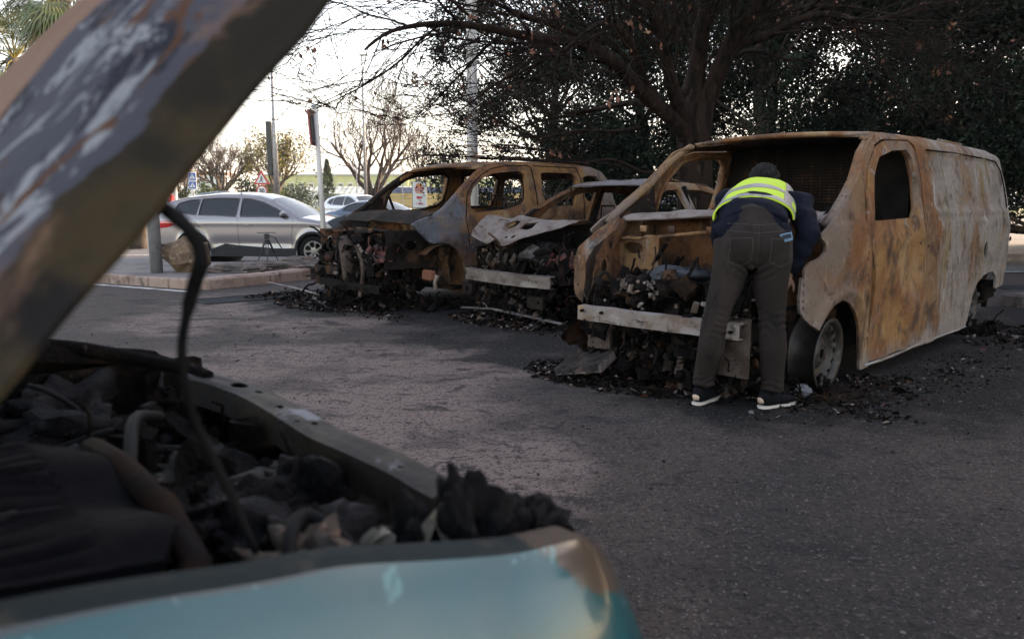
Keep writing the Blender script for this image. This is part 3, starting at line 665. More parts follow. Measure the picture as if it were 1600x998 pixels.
mp_w2 = [(2.69, 1.646), (2.8, 1.665), (3.30, 1.67), (3.39, 1.62), (3.38, 1.4), (3.307, 1.225), (2.916, 1.219), (2.72, 1.26), (2.652, 1.377)]
mp_w3 = [(3.56, 1.62), (3.70, 1.65), (3.88, 1.64), (4.0, 1.5), (4.0, 1.36), (3.85, 1.29), (3.60, 1.285), (3.53, 1.35)]
mp_edge = mp_out[5:15]
def mside(s_):
    def f(u, v, d):
        y = mY(u, v) - roundin(d, .09) + .012 * vnoise(u, v, 1.8, 40 + s_) + .005 * vnoise(u, v, 6, 7)
        y = y + .010 * cnoise(u, v, 2.2, 9) * (v < 1.1)
        q = np.hypot(u - .92, v - .40); y = y + .025 * np.exp(-((q - .44) / .05) ** 2) * (v > .5)
        return [u, s_ * y, v]
    return f
for s_ in (-1, 1):
    o = sheet('side_panel', mp_out, [mp_w1, mp_w2, mp_w3, circ(1.21, .74, .02, .015, 8)], .021, mside(s_), .045, m_mpv, mpv, edge=mp_edge, sgn=-s_)
    for pts in ([(1.235, 1.08), (1.27, 1.22), (1.30, 1.36), (1.42, 1.485), (1.62, 1.61), (1.8, 1.68), (2.05, 1.725), (2.45, 1.74), (2.50, 1.72), (2.53, 1.55), (2.54, 1.25), (2.50, .9), (2.42, .4), (2.38, .17)], [(1.235, 1.08), (1.27, .9), (1.30, .6), (1.31, .17)], [(2.56, 1.74), (3.44, 1.745), (3.5, 1.6), (3.5, 1.2), (3.42, .8), (3.3, .6)]):
        MB().loft([(x, s_ * (float(mY(x, z)) + .006 - float(roundin(np.array(polydist(np.array([(x, z)]), mp_edge, False)), .09)[0]) + .012 * MN.noise(Vector((x * 1.8 + 40 + s_, z * 1.8 - 40 - s_, 40 + s_)))), z) for x, z in dense(pts, .08)], .006, 5).build('door_seam', m_char, mpv, True)
    for wn in (mp_w1, mp_w2):
        MB().loft([(x, s_ * (float(mY(x, z)) - .055), z) for x, z in dense(grow(wn, .012), .1)], (.018, .02), 6, closed=True).build('window_frame', m_charR, mpv, True)
    MB().loft([(x, s_ * .70, z) for x, z in ((2.0, 1.79), (2.1, 1.815), (3.7, 1.825), (3.9, 1.79))] if s_ < 0 else [(x, s_ * .70, 1.80) for x in (2.0, 3.9)], .016, 6).build('roof_rail', m_charR, mpv, True)
rp = dense([(1.62, 1.675), (1.70, 1.71), (1.95, 1.76), (2.5, 1.79), (3.3, 1.795), (3.85, 1.78), (4.08, 1.725), (4.19, 1.62)], .08)
ribbon('roof', rp, lambda x, z: float(mY(x, 1.76)) - .09, m_mroof, mpv, crown=.03, crum=.016, n=20, seed=8)
MB().loft([(1.60 + .10 * (y / .68) ** 2, y, 1.685 + .03 * (1 - (y / .68) ** 2)) for y in np.linspace(-.69, .69, 13)], (.05, .02), 8, up=(0, 0, 1)).build('windscreen_header', m_mroof, mpv, True)
for s_ in (-1, 1):
    MB().loft([(x + .02, s_ * (float(mY(x, z)) - .05), z - .015) for x, z in dense([(.80, 1.12), (.95, 1.2), (1.1, 1.31), (1.30, 1.46), (1.507, 1.60), (1.64, 1.68)], .1)], (.035, .035), 8).build('screen_pillar', m_charR if s_ > 0 else m_mpv, mpv, True)
plate('pillar_gusset', mpv, (1.1, .80, 1.2), (0, 0), RX90, m_charR, outline=[(-.3, -.12), (.2, -.12), (.18, .12), (.05, .14)], holes=[circ(-.02, .0, .012, n=8)], th=.004)
ribbon('scuttle_panel', dense([(.62, 1.02), (.78, 1.11), (.95, 1.15), (1.05, 1.10)], .05), lambda x, z: .78, m_charR, mpv, crown=.02, crum=.03, n=22, seed=14)
plate('firewall', mpv, (1.05, 0, .72), (1.6, .8), rotm(math.pi / 2, 0, math.pi / 2), m_fire, crum=.06, seed=12, h=.03, holes=[circ(.3, .1, .07), circ(-.4, .05, .05)])
plate('upper_crossmember', mpv, (.35, .0, .93), (1.3, .10), rotm(.3, 0, math.pi / 2), m_charR, crum=.05, seed=13, th=.03)
for s_ in (-1, 1): plate('inner_wing', mpv, (.60, s_ * .66, .72), (.75, .44), rotm(math.pi / 2, 0, 0), m_fire if s_ > 0 else m_charR, crum=.05, seed=15 + s_, th=.006, holes=[circ(0, .05, .06), circ(-.25, .1, .03)])
plate('strut_tower', mpv, (.78, .42, .86), (.5, .18), rotm(math.pi / 2, 0, math.pi / 2), m_tower, crum=.02, seed=19, th=.12)
# upright crushed canister and bracket at the nose
mb = MB(); mb.loft([(.18, -.02, .30), (.17, -.03, .45), (.16, -.02, .62), (.17, .04, .78), (.20, .13, .83)], [.085, .09, .095, .09, .05], 10); mb.build('crushed_canister', m_dull, mpv, True)
hose('bent_bracket', mpv, [(.14, -.20, .82), (.12, -.30, .70), (.10, -.40, .55), (.12, -.36, .38), (.1, -.33, .18)], .028, m_dull)
plate('nose_bracket', mpv, (.18, .42, .45), (.5, .10), rotm(math.pi / 2, 0, math.pi / 2), m_charR, crum=.02, seed=22, th=.05)
beam(mpv, 'lower_beam', .12, -.7, .62, .30, .09, .05, .03, m_dk, .04, False, 5)
junkpart('engine_remains', mpv, (.50, .05, .52), (.75, 1.2, .55), 260, 25, m_char, .11)
junkpart('engine_remains', mpv, (.38, .2, .65), (.5, .9, .42), 130, 26, m_charR, .09)
junkpart('melted_aluminium', mpv, (.28, -.15, .58), (.4, .8, .45), 96, 27, m_ashm, .026)
junkpart('red_oxide_bits', mpv, (.30, -.50, .66), (.3, .28, .16), 60, 28, m_redj, .045, 'dark red oxide scraps hanging at the wing')
junkpart('white_ash_bits', mpv, (.25, -.1, .5), (.4, 1.1, .6), 46, 29, m_ashm, .016)
plate('torn_duct', mpv, (.42, -.66, .76), (.30, .26), rotm(1.2, .4, 1.2), m_char, crum=.06, seed=31)
MB().box((.74, -.80, .42), (.09, .16, .12), rotm(.1, 0, .3), bev=.02).build('brake_caliper', mat('caliper_rust', (.22, .075, .04), .8, bump=.4), mpv)
MB().loft([(.74, -.93, .26), (.72, -.93, .34), (.74, -.95, .43)], [.03, .02, .03], 7).build('ball_joint', m_pale, mpv, True)
mb = MB(); wv = [(.94 + r_ * math.cos(a), y_, .36 + r_ * math.sin(a)) for a in np.linspace(-.5, 2.3, 18) for r_, y_ in ((.405, -.84), (.40, -.58), (.08, -.56))]
mb.add(wv, [(3 * i + j, 3 * i + j + 1, 3 * i + j + 4, 3 * i + j + 3) for i in range(17) for j in (0, 1)]); mb.build('wheel_well', m_fire, mpv, True)
mb = MB(); mb.box((2.7, 0, .24), (3.2, 1.6, .04)); mb.build('floor', m_dk, mpv)
mb = MB(); mb.loft([(1.25, y, 1.06 + .03 * math.sin(y * 8)) for y in np.linspace(-.75, .75, 9)], .03, 6); mb.build('dashboard_frame', m_charR, mpv)
steering(mpv, (1.38, -.36, 1.12), .17, m_dk)
for y in (-.38, .38): seat(mpv, 1.80, y, .50, m_dk)
for y in (-.4, 0, .4): seat(mpv, 2.65, y, .46, m_dk)
for y in (.42,): MB().loft([(1.2, y, 1.1), (1.05, y - .05, 1.36)], .018, 5).build('loose_strut', m_dk, mpv)
plate('tailgate', mpv, (4.31, 0, .72), (1.5, .95), rotm(math.pi / 2, 0, math.pi / 2), m_mpv, crum=.02, seed=35, h=.04, th=.03)
for s_ in (-1, 1): rim_wheel('wheel', mpv, (3.64, s_ * .74, .24), .23, .18, m_rimv, m_rimv, s_)
junkpart('tyre_remains', mpv, (.9, -.8, .06), (.6, .4, .12), 60, 37, m_char, .06)

junkpart('lower_wreckage', mpv, (.48, .0, .22), (.75, 1.2, .36), 380, 311, m_char, .07)
junkpart('lower_wreckage', mpv, (.46, .0, .32), (.65, 1.2, .46), 260, 312, m_charR, .06)
junkpart('lower_wreckage', mpv, (.42, .0, .35), (.5, 1.15, .56), 200, 313, m_dull, .03)
# ================================================================ burnt small car between the two
mid = thing('burnt_hatchback', 'low burnt-out hatchback with crumpled pale bonnet, between the people carrier and the van', 'car', (-.068, 7.856, 0), .81)
m_midm = rust('hatch_rust', ash=.2, dark=.45, seed=202, och=(.27, .17, .09))
m_mroof2 = rust('hatch_roof', ash=.1, dark=.5, seed=222, och=(.10, .09, .10), extra=[((.17, .16, .175), 2., .4, .6, dict(seed=3))])
def dY(x, z):
    x = np.asarray(x, float); z = np.asarray(z, float)
    return .84 - .24 * np.clip((z - .95) / .5, 0, 1) ** 1.2 - .08 * np.clip((.9 - x) / .9, 0, 2) ** 2 - .06 * np.clip((x - 3.2) / .8, 0, 1) ** 2
d_out = [(.55, .80), (.9, .98), (1.02, 1.04), (1.25, 1.22), (1.55, 1.38), (1.80, 1.465), (2.2, 1.50), (2.7, 1.50), (3.15, 1.46), (3.5, 1.36), (3.78, 1.12), (3.92, 1.02), (4.0, .8), (4.0, .35), (3.62, .25), (3.60, .42), (3.45, .6), (3.22, .66), (3.0, .6), (2.85, .42), (2.83, .2), (1.22, .16), (1.16, .42), (1.02, .60), (.84, .65), (.66, .6)]
d_w1 = [(1.35, 1.05), (1.50, 1.20), (1.75, 1.34), (2.05, 1.40), (2.30, 1.41), (2.34, 1.2), (2.38, 1.04)]
d_w2 = [(2.52, 1.04), (2.47, 1.41), (2.8, 1.41), (3.1, 1.37), (3.28, 1.27), (3.38, 1.10)]
for s_ in (-1, 1):
    def f(u, v, d, s_=s_):
        y = dY(u, v) - roundin(d, .07) + .012 * vnoise(u, v, 2, 60 + s_) + .006 * cnoise(u, v, 2.5, 3); return [u, s_ * y, v]
    sheet('side_panel', d_out, [d_w1, d_w2], .024, f, .04, m_midm, mid, edge=d_out[3:12], sgn=-s_)
    MB().loft([(x + .015, s_ * (float(dY(x, z)) - .04), z - .01) for x, z in [(.98, 1.03), (1.25, 1.20), (1.55, 1.36), (1.80, 1.45)]], (.03, .025), 8).build('screen_pillar', m_charR, mid, True)
    MB().loft([(2.42, s_ * .78, .4), (2.42, s_ * .74, 1.0), (2.42, s_ * .60, 1.44)], (.06, .03), 6).build('door_pillar', m_dk, mid)
rp = dense([(1.74, 1.46), (1.80, 1.485), (2.2, 1.515), (2.7, 1.515), (3.1, 1.48), (3.3, 1.43)], .07)
ribbon('roof', rp, lambda x, z: float(dY(x, 1.46)) - .06, m_mroof2, mid, crown=.012, crum=.03, n=18, seed=18)
MB().loft([(1.74 + .06 * (y / .55) ** 2, y, 1.465) for y in np.linspace(-.55, .55, 9)], (.035, .014), 7, up=(0, 0, 1)).build('windscreen_header', m_mroof2, mid, True)
# warped bonnet: two rails traced from the wreck
fr_ = spline([(.12, .635, .896), (.10, .373, .82), (.12, .286, .865), (.12, .142, .80), (.22, -.061, .891), (.45, -.261, .97), (.85, -.266, 1.038)], 8)
re_ = spline([(.30, .761, .988), (.62, .878, 1.114), (.75, .661, 1.078), (.80, .525, 1.108), (.86, .263, 1.073), (.92, .038, 1.054), (.95, -.213, 1.042)], 8)
def bon(u, v, d):
    out = []
    for a, b in zip(u, v):
        k = min(max(a, 0), 1) * (len(fr_) - 1); i = min(int(k), len(fr_) - 2); t = k - i
        p = fr_[i].lerp(fr_[i + 1], t); q = re_[i].lerp(re_[i + 1], t); r_ = p.lerp(q, min(max(b, 0), 1))
        bu = math.sin(math.pi * min(max(b, 0), 1)) * (.03 - .07 * math.exp(-((a - .12) / .10) ** 2)); rib = .014 * math.sin(a * 34 + b * 5) * math.sin(math.pi * b)
        out.append((r_.x, r_.y, r_.z + bu + rib + .012 * MN.noise(Vector((a * 9, b * 5, 2)))))
    return np.array(out).T
sheet('bonnet', [(0, 0), (1, 0), (1, 1), (0, 1)], [[(.36, .50), (.53, .46), (.55, .72), (.39, .76)], [(.57, .42), (.68, .36), (.70, .62), (.59, .68)], [(.26, .70), (.37, .76), (.36, .90), (.27, .9)], circ(.48, .22, .018, .04, 10), circ(.56, .18, .02, .05, 10)], .016, bon, .006, m_ashm, mid)
plate('scuttle_panel', mid, (.98, -.1, .99), (1.1, .2), rotm(.3, 0, math.pi / 2), m_charR, crum=.03, seed=41)
plate('firewall', mid, (1.05, 0, .62), (1.4, .75), rotm(math.pi / 2, 0, math.pi / 2), m_dk, crum=.05, seed=42, h=.035)
for s_ in (-1, 1): plate('inner_wing', mid, (.55, s_ * .60, .60), (.8, .36), RX90, m_charR, crum=.05, seed=43 + s_, holes=[circ(.05, 0, .06)])
beam(mid, 'bumper_beam', .0, -.62, .60, .475, .13, .08, .07, mat('mid_beam', (.145, .115, .105), .5, .3, [((.07, .05, .042), 6., .46, .60), ((.22, .19, .18), (4, 4, 9), .54, .64)], bump=.25, bscale=40), .03, True, 7)
MB().lathe([(.001, 0), (.012, 0)], 8, 'x', (-.082, -.50, .47)).build('tow_eye_hole', m_char, mid)
plate('beam_bracket', mid, (.04, .58, .33), (.16, .12), rotm(math.pi / 2, 0, math.pi / 2), m_charR, crum=.01, th=.05, holes=[circ(0, 0, .02, n=8)])
plate('beam_bracket', mid, (.04, -.42, .25), (.22, .12), rotm(math.pi / 2, 0, math.pi / 2), m_charR, crum=.01, th=.05, holes=[circ(-.05, 0, .02, n=8)])
junkpart('engine_remains', mid, (.50, .0, .55), (.72, 1.15, .50), 260, 45, m_char, .11)
junkpart('engine_remains', mid, (.35, .35, .62), (.4, .45, .26), 90, 46, m_charR, .08)
for k, y in enumerate((.43, .30, .18, .06)): MB().loft([(.22, y, .58), (.16, y - .01, .64), (.18, y - .03, .72)], [.028, .034, .02], 8).build('intake_pipe', m_dull, mid, True)
junkpart('melted_aluminium', mid, (.30, .45, .66), (.3, .4, .2), 112, 47, mat('tan_scrap', (.16, .095, .05), .8, bump=.5), .026)
MB().ball((.42, -.12, .68), .2, 2, .4, (1, 1.2, .6), 2, 8).build('battery_remains', mat('grey_char', (.075, .06, .058), .7, 0, [((.02, .018, .018), 7., .45, .6)], bump=.5), mid, True)
junkpart('red_oxide_bits', mid, (.30, -.52, .58), (.25, .3, .3), 60, 48, m_redj, .045)
junkpart('white_ash_bits', mid, (.18, 0, .52), (.3, 1.2, .3), 40, 49, m_ashm, .016)
junkpart('lower_wreckage', mid, (.42, .0, .21), (.75, 1.2, .36), 400, 321, m_char, .07)
junkpart('lower_wreckage', mid, (.38, .0, .25), (.65, 1.15, .42), 260, 322, m_charR, .06)
junkpart('lower_wreckage', mid, (.22, .0, .28), (.5, 1.1, .4), 160, 323, m_dull, .03)
mb = MB(); mb.box((2.4, 0, .22), (2.9, 1.5, .04)); mb.build('floor', m_dk, mid)
for y in (-.34, .34): seat(mid, 1.75, y, .36, m_dk)
steering(mid, (1.35, -.34, .90), .17, m_dk)
plate('tailgate', mid, (3.96, 0, .68), (1.4, .62), rotm(math.pi / 2, 0, math.pi / 2), m_midm, crum=.02, seed=50, h=.04, th=.03)
for s_ in (-1, 1): rim_wheel('wheel', mid, (3.22, s_ * .70, .23), .22, .17, m_rimv, m_rimv, s_)
junkpart('tyre_remains', mid, (.8, .7, .06), (.6, .4, .12), 50, 51, m_char, .06)

# ================================================================ intact cars
def paint(name, col, flake=.2): return mat(name, col, .32, flake, coat=1., spec=.5, bump=0)
def car(name, label, cat, loc, rz, m, L_=4.4, W=1.8, H=1.58, kind='suv', tri=None, detail=True, group=None, wheels=.33, m_clad=None, lights=True):
    c = thing(name, label, cat, loc, rz, group); sx = L_ / 4.4; sz = H / 1.58; hwid = W / 2
    if kind == 'suv':
        top = [(.02, .46), (-.005, .60), (.03, .74), (.10, .84), (.35, .93), (.75, 1.00), (1.10, 1.06), (1.45, 1.28), (1.80, 1.46), (2.1, 1.545), (2.5, 1.58), (3.1, 1.57), (3.7, 1.51), (4.12, 1.42), (4.2, 1.36), (4.28, 1.18), (4.36, 1.02), (4.42, .86), (4.42, .6), (4.40, .42)]
        bs, ws, rs = 6, (6, 9), (13, 15)
        wins = [[(1.36, 1.075), (1.60, 1.22), (1.95, 1.38), (2.25, 1.455), (2.42, 1.47), (2.42, 1.09)], [(2.52, 1.09), (2.50, 1.47), (2.95, 1.475), (3.32, 1.455), (3.36, 1.12)], [(3.42, 1.125), (3.38, 1.45), (3.6, 1.43), (3.85, 1.36), (3.93, 1.22), (3.8, 1.15)]]
    elif kind == 'hatch':
        top = [(.02, .42), (0, .58), (.04, .72), (.14, .82), (.45, .92), (.85, 1.00), (1.08, 1.05), (1.45, 1.28), (1.80, 1.47), (2.1, 1.55), (2.5, 1.58), (3.1, 1.55), (3.6, 1.49), (3.92, 1.40), (4.0, 1.34), (4.15, 1.08), (4.22, .95), (4.28, .8), (4.32, .6), (4.30, .4)]
        wins = [[(1.30, 1.07), (1.60, 1.24), (1.95, 1.40), (2.25, 1.465), (2.4, 1.47), (2.40, 1.08)], [(2.50, 1.08), (2.48, 1.47), (2.9, 1.465), (3.25, 1.43), (3.30, 1.10)], [(3.38, 1.11), (3.34, 1.41), (3.6, 1.34), (3.75, 1.18)]]
    else:
        top = [(.02, .42), (0, .58), (.04, .72), (.14, .84), (.45, .96), (.9, 1.05), (1.22, 1.12), (1.55, 1.34), (1.85, 1.50), (2.1, 1.56), (2.5, 1.58), (2.95, 1.54), (3.25, 1.44), (3.6, 1.25), (3.82, 1.16), (4.15, 1.12), (4.32, 1.05), (4.38, .9), (4.40, .6), (4.38, .4)]
        wins = [[(1.42, 1.14), (1.65, 1.29), (1.9, 1.42), (2.2, 1.475), (2.4, 1.48), (2.40, 1.14)], [(2.50, 1.14), (2.48, 1.48), (2.85, 1.465), (3.1, 1.40), (3.28, 1.28), (3.36, 1.16)]]
    T_ = [(x * sx, z * sz) for x, z in top]; wins = [[(x * sx, z * sz) for x, z in w_] for w_ in wins]
    xf, xr = .84 * sx, 3.50 * sx; r = wheels; ar = r + .055; zc = r
    def arch(xc): return [(xc + ar * math.cos(a), zc + ar * math.sin(a)) for a in np.linspace(0, math.pi, 13)][::-1]
    bot = [(4.36 * sx, .26)] + [p for p in arch(xr)[::-1] if p[1] > .22] + [(xr - ar, .22), (xf + ar, .22)] + [p for p in arch(xf)[::-1] if p[1] > .24] + [(xf - ar, .25), (.10, .24)]
    out = T_ + bot
    def Yf(x, z):
        x = np.asarray(x, float); z = np.asarray(z, float) / sz
        b = .90 * np.ones_like(x + z)
        b = b - .30 * np.clip((z - 1.0) / .58, 0, 1) ** 1.15 * .9 - .03 * np.clip((.75 - z) / .4, 0, 1) ** 2 + .012 * np.exp(-((z - .93) / .04) ** 2)
        b = b - .17 * np.clip((.75 * sx - x) / (.75 * sx), 0, 1) ** 2 - .10 * np.clip((x - 3.6 * sx) / (.8 * sx), 0, 1) ** 2
        q1 = np.hypot(x - xf, z * sz - zc); q2 = np.hypot(x - xr, z * sz - zc); b = b + .018 * (np.exp(-((q1 - ar - .03) / .05) ** 2) + np.exp(-((q2 - ar - .03) / .05) ** 2)) * (z > .3)
        b = b - .035 * np.exp(-((z - .50) / .09) ** 2) * np.clip((x - xf - ar) / .2, 0, 1) * np.clip((xr - ar - x) / .2, 0, 1)
        return b * hwid / .9
    step = .035 if detail else .06
    for s_ in (-1, 1):
        def f(u, v, d): return [u, s_ * (Yf(u, v) - roundin(d, .085)), v]
        sheet('body_side', out, wins, step, f, .03, m, c, edge=T_, sgn=-s_)
        for w_ in wins:
            def fg(u, v, d): return [u, s_ * (Yf(u, v) - .014 - roundin(polydist(np.c_[u, v], T_, False), .085)), v]
            g_ = sheet('side_window', grow(w_, .02), [], step * 1.6, fg, .0, m_glass, c, sgn=-s_)
        if detail:
            mb = MB(); ww = wins[0][:-1] + [q for q in wins[1][1:-1]] + (wins[2][1:] if len(wins) > 2 else []) + [wins[1][-1]] if False else None
            for w_ in wins:
                MB().loft([(x, s_ * (float(Yf(x, z)) - float(roundin(polydist(np.array([(x, z)]), T_, False), .085)[0]) + .001), z) for x, z in dense(grow(w_, .012), .1)], .010, 5, closed=True).build('window_trim', m_black, c, True)
            xs = ((wins[0][-1][0] + wins[1][0][0]) / 2, wins[1][-1][0] + .06 * sx)
            seams = [[(xf + ar + .12, .30), (xf + ar + .10, .7), (xf + ar + .06, .98 * sz), (wins[0][0][0] - .08, 1.06 * sz)], [(xs[0] + .02, .30), (xs[0], .8), (xs[0], 1.06 * sz)], [(xr - ar - .0, .50), (xr - ar + .12, .78), (xs[1], .95 * sz), (xs[1] + .0, 1.08 * sz)], [(xf + ar + .12, .30), (xr - ar - .05, .30)]]
            for p_ in seams: MB().loft([(x, s_ * (float(Yf(x, z)) + .0005), z) for x, z in dense(p_, .08)], .005, 4).build('door_seam', m_black, c, True)
            for xh in (xs[0] - .22 * sx, xs[1] - .18 * sx): MB().loft([(xh - .09, s_ * (float(Yf(xh, .9)) + .012), .90 * sz), (xh, s_ * (float(Yf(xh, .9)) + .03), .905 * sz), (xh + .09, s_ * (float(Yf(xh, .9)) + .012), .90 * sz)], (.012, .012), 6).build('door_handle', m, c, True)
            MB().ball((wins[0][0][0] + .10, s_ * (float(Yf(1.3, 1.1)) + .08), wins[0][0][1] + .06), .09, 2, 0, (.7, 1.1, .75)).build('wing_mirror', m, c, True)
            MB().ball((wins[0][0][0] + .10, s_ * (float(Yf(1.3, 1.1)) + .06), wins[0][0][1] + .02), .08, 2, 0, (.75, 1.1, .6)).build('mirror_base', m_black, c, True)
            if m_clad:
                def fc(u, v, d): return [u, s_ * (Yf(u, v) + .010), v]
                for xc in (xf, xr):
                    sheet('arch_cladding', arch(xc) + [(xc + ar * 1.13 * math.cos(a), zc + ar * 1.13 * math.sin(a)) for a in np.linspace(0, math.pi, 13)], [], .02, fc, .012, m_clad, c, sgn=-s_)
                x0, x1 = xf + ar + .03, xr - ar - .03
                sheet('sill_cladding', [(x0, .21), (x1, .21), (x1 + .01, .36), (x1 - .35, .50), (x1 - .6, .47), (x0 + .5, .40), (x0, .40)], [], .03, fc, .012, m_clad, c, sgn=-s_)
                sheet('sill_cladding', [(xr + ar + .06, .25), (4.39 * sx, .27), (4.40 * sx, .46), (xr + ar + .08, .50)], [], .03, fc, .012, m_clad, c, sgn=-s_)
        # lamps
        if lights:
            fl = lambda u, v, d: [u, s_ * (Yf(u, v) - roundin(polydist(np.c_[u, v], T_, False), .085) + .004), v]
            sheet('headlight', [(.10 * sx, .66 * sz), (.16 * sx, .80 * sz), (.40 * sx, .86 * sz), (.58 * sx, .86 * sz), (.40 * sx, .74 * sz)], [], .03, fl, 0, m_lamp, c, sgn=-s_)
            tl = [(4.36 * sx, .80 * sz), (4.34 * sx, .97 * sz), (4.05 * sx, 1.0 * sz), (3.80 * sx, .95 * sz), (4.05 * sx, .84 * sz)]
            sheet('tail_light', tl, [], .03, fl, 0, m_tail, c, sgn=-s_)
    def hwf(x, z): return float(Yf(x, z)) - .083
    if kind == 'sedan': cuts = [('front_bumper', 0, 3, m), ('bonnet', 3, 6, m), ('windscreen', 6, 8, m_glass), ('roof', 8, 12, m), ('rear_window', 12, 14, m_glass), ('boot_lid', 14, 19, m)]
    else: cuts = [('front_bumper', 0, 3, m), ('bonnet', 3, 6, m), ('windscreen', 6, 8, m_glass), ('roof', 8, 13, m), ('rear_window', 13, 16, m_glass), ('tailgate', 16, 19, m)]
    for nm, a, b, mm in cuts: ribbon(nm, dense(T_[a:b + 1], .12), hwf, mm, c, crown=.05 if nm not in ('front_bumper', 'tailgate') else .07, n=12)
    mb = MB(); mb.box((L_ / 2, 0, .30), (L_ * .9, W * .72, .16)); mb.box((L_ * .55, 0, .62), (L_ * .5, W * .7, .6)); mb.build('underbody', m_black, c)
    for y in (-.36, .36): MB().ball((2.35 * sx, y, 1.08 * sz), .16, 1, 0, (.5, 1, 1.3)).build('headrest', m_black, c, True)
    mb = MB(); mb.box((.0, 0, .52 * sz), (.03, W * .5, .22), bev=.01); mb.build('grille', m_black, c)
    for x in (xf, xr):
        for s_ in (-1, 1): rim_wheel('wheel', c, (x, s_ * (hwid - .11), r), r, .2, m_alloy, m_alloy, s_, holes=0, spokes=7 if detail else 5, tyre=True)
        mb = MB(); mb.lathe([(ar * .99, -.0), (ar * .99, -W + .1)], 20, 'y', (x, hwid - .05, zc)); mb.build('wheel_well', m_black, c, True)
    mb = MB(); mb.box((-.035, 0, .42 * sz), (.012, .5, .11)); mb.box((L_ + .05, 0, .72 * sz), (.012, .5, .11)); mb.build('number_plate', m_white, c)
    return c
m_lamp = mat('lamp_lens', (.55, .58, .6), .08, .3, coat=1.); m_tail = mat('tail_lens', (.50, .012, .015), .12, coat=1.)
m_alloy = mat('alloy', (.20, .19, .19), .35, .8)
m_clad = mat('dark_cladding', (.022, .022, .025), .7, spec=.2)
m_silver = paint('silver_paint', (.29, .26, .27), .4)
suv = car('silver_suv', 'clean silver crossover seen side-on, parked on the road behind the kerbed island', 'car', (-3.42, 17.75, Z(17.4)), 3.0, m_silver, 4.78, 1.84, 1.62, 'suv', m_clad=m_clad, wheels=.34)
sheet('dented_nose', circ(0, 0, .16, .22, 14), [], .04, lambda u, v, d: [.02 + .05 * vnoise(u, v, 7, 3) + 0 * u, u - .55, v + .42], .01, m_galv, suv)
car('white_hatchback', 'small white hatchback angled towards us on the far road, behind the dark blue car', 'car', (-5.35, 33.5, Z(34)), R(142), paint('white_car', (.72, .75, .78), .1), 3.9, 1.7, 1.48, 'hatch', wheels=.3)
car('dark_blue_car', 'low dark blue saloon half hidden behind the burnt people carrier', 'car', (-2.9, 27.0, Z(27)), R(152), paint('navy_paint', (.03, .065, .13), .3), 4.3, 1.75, 1.36, 'sedan', wheels=.31)
car('blue_grey_suv', 'blue-grey crossover whose roof shows above the silver car', 'car', (-16.0, 49, Z(49)), R(168), paint('bluegrey_paint', (.13, .18, .23), .3), 4.5, 1.84, 1.56, 'suv', detail=False)
car('dark_car', 'dark car with its roof just above the white hatchback, by the far bare tree', 'car', (-7.1, 47, Z(47)), R(160), paint('dark_paint', (.04, .05, .08), .3), 4.4, 1.8, 1.45, 'sedan', detail=False)
car('black_car', 'black car partly hidden between the grey post and the silver car', 'car', (-19.5, 41, Z(41)), R(100), paint('black_paint', (.012, .012, .014), .1), 4.3, 1.78, 1.45, 'hatch', detail=False)
car('white_parked_car', 'white car seen through the rear window of the burnt people carrier', 'car', (5.2, 33, Z(33)), R(15), paint('white_car2', (.7, .72, .74), .1), 4.2, 1.75, 1.45, 'hatch', detail=False)
for k, (px_, Y) in enumerate(((424, 82), (441, 88), (453, 85))):
    q = at(px_, 318, Y); car('parked_car', ['pale car nearest the tall lamp post on the far car park', 'grey car between the two pale ones on the far car park', 'white car furthest right on the far car park, near the kiosk'][k], 'car', (q.x, Y, Z(Y)), R(170), paint('far_paint', [(.6, .62, .64), (.2, .22, .24), (.7, .7, .7)][k], .1), 4.2, 1.75, 1.45, 'hatch', detail=False, lights=False, group='cars on the far car park')

# ================================================================ trees
m_bark = mat('bark', (.10, .065, .048), .9, 0, [((.05, .035, .03), (6, 6, 1.5), .45, .62), ((.17, .12, .10), (9, 9, 2), .58, .70)], bump=1, bscale=14)
m_barkr = mat('reddish_bark', (.028, .017, .013), .95, 0, [((.010, .007, .006), (9, 9, 2), .48, .60), ((.07, .048, .037), (14, 14, 3.), .60, .70)], spec=.1, bump=1, bscale=22)
m_barkg = mat('grey_bark', (.16, .13, .11), .9, 0, [((.08, .06, .05), 3., .45, .62)], bump=.6, bscale=14)
def leafmat(name, c1, c2, tr=.25):
    m = mat(name, c1, .55, 0, [(tuple(v * 1.5 for v in c2), .7, .48, .58), (tuple(v * .35 for v in c1), 1.6, .48, .58)], spec=.12)
    return m
m_leafd = leafmat('evergreen_leaf', (.009, .016, .0085), (.014, .022, .012))
m_leafg = leafmat('bush_leaf', (.10, .14, .03), (.15, .17, .05))
m_leafdk = leafmat('hedge_leaf', (.035, .06, .028), (.06, .08, .03))
m_leafy = leafmat('autumn_leaf', (.30, .24, .06), (.20, .18, .06))
m_leafo = leafmat('orange_leaf', (.30, .13, .04), (.2, .10, .05))
m_dead = mat('dead_leaf', (.16, .06, .035), .8, 0, [((.26, .12, .06), 5., .5, .6)])
def leaves(mb_v, mb_f, P, size, rnd, aspect=.5, droop=0.):
    """numpy: append one bent quad leaf per point"""
    n = len(P); 
    if n == 0: return
    a = rnd.normal(size=(n, 3)); a[:, 2] -= droop; a /= np.linalg.norm(a, axis=1)[:, None]
    b = rnd.normal(size=(n, 3)); b -= (a * b).sum(1)[:, None] * a; b /= np.linalg.norm(b, axis=1)[:, None]
    s = size * rnd.uniform(.6, 1.3, n)[:, None]
    v = np.stack([P, P + a * s * .5 + b * s * aspect * .5, P + a * s, P + a * s * .5 - b * s * aspect * .5], 1).reshape(-1, 3)
    mb_v.append(v); mb_f.append(n)
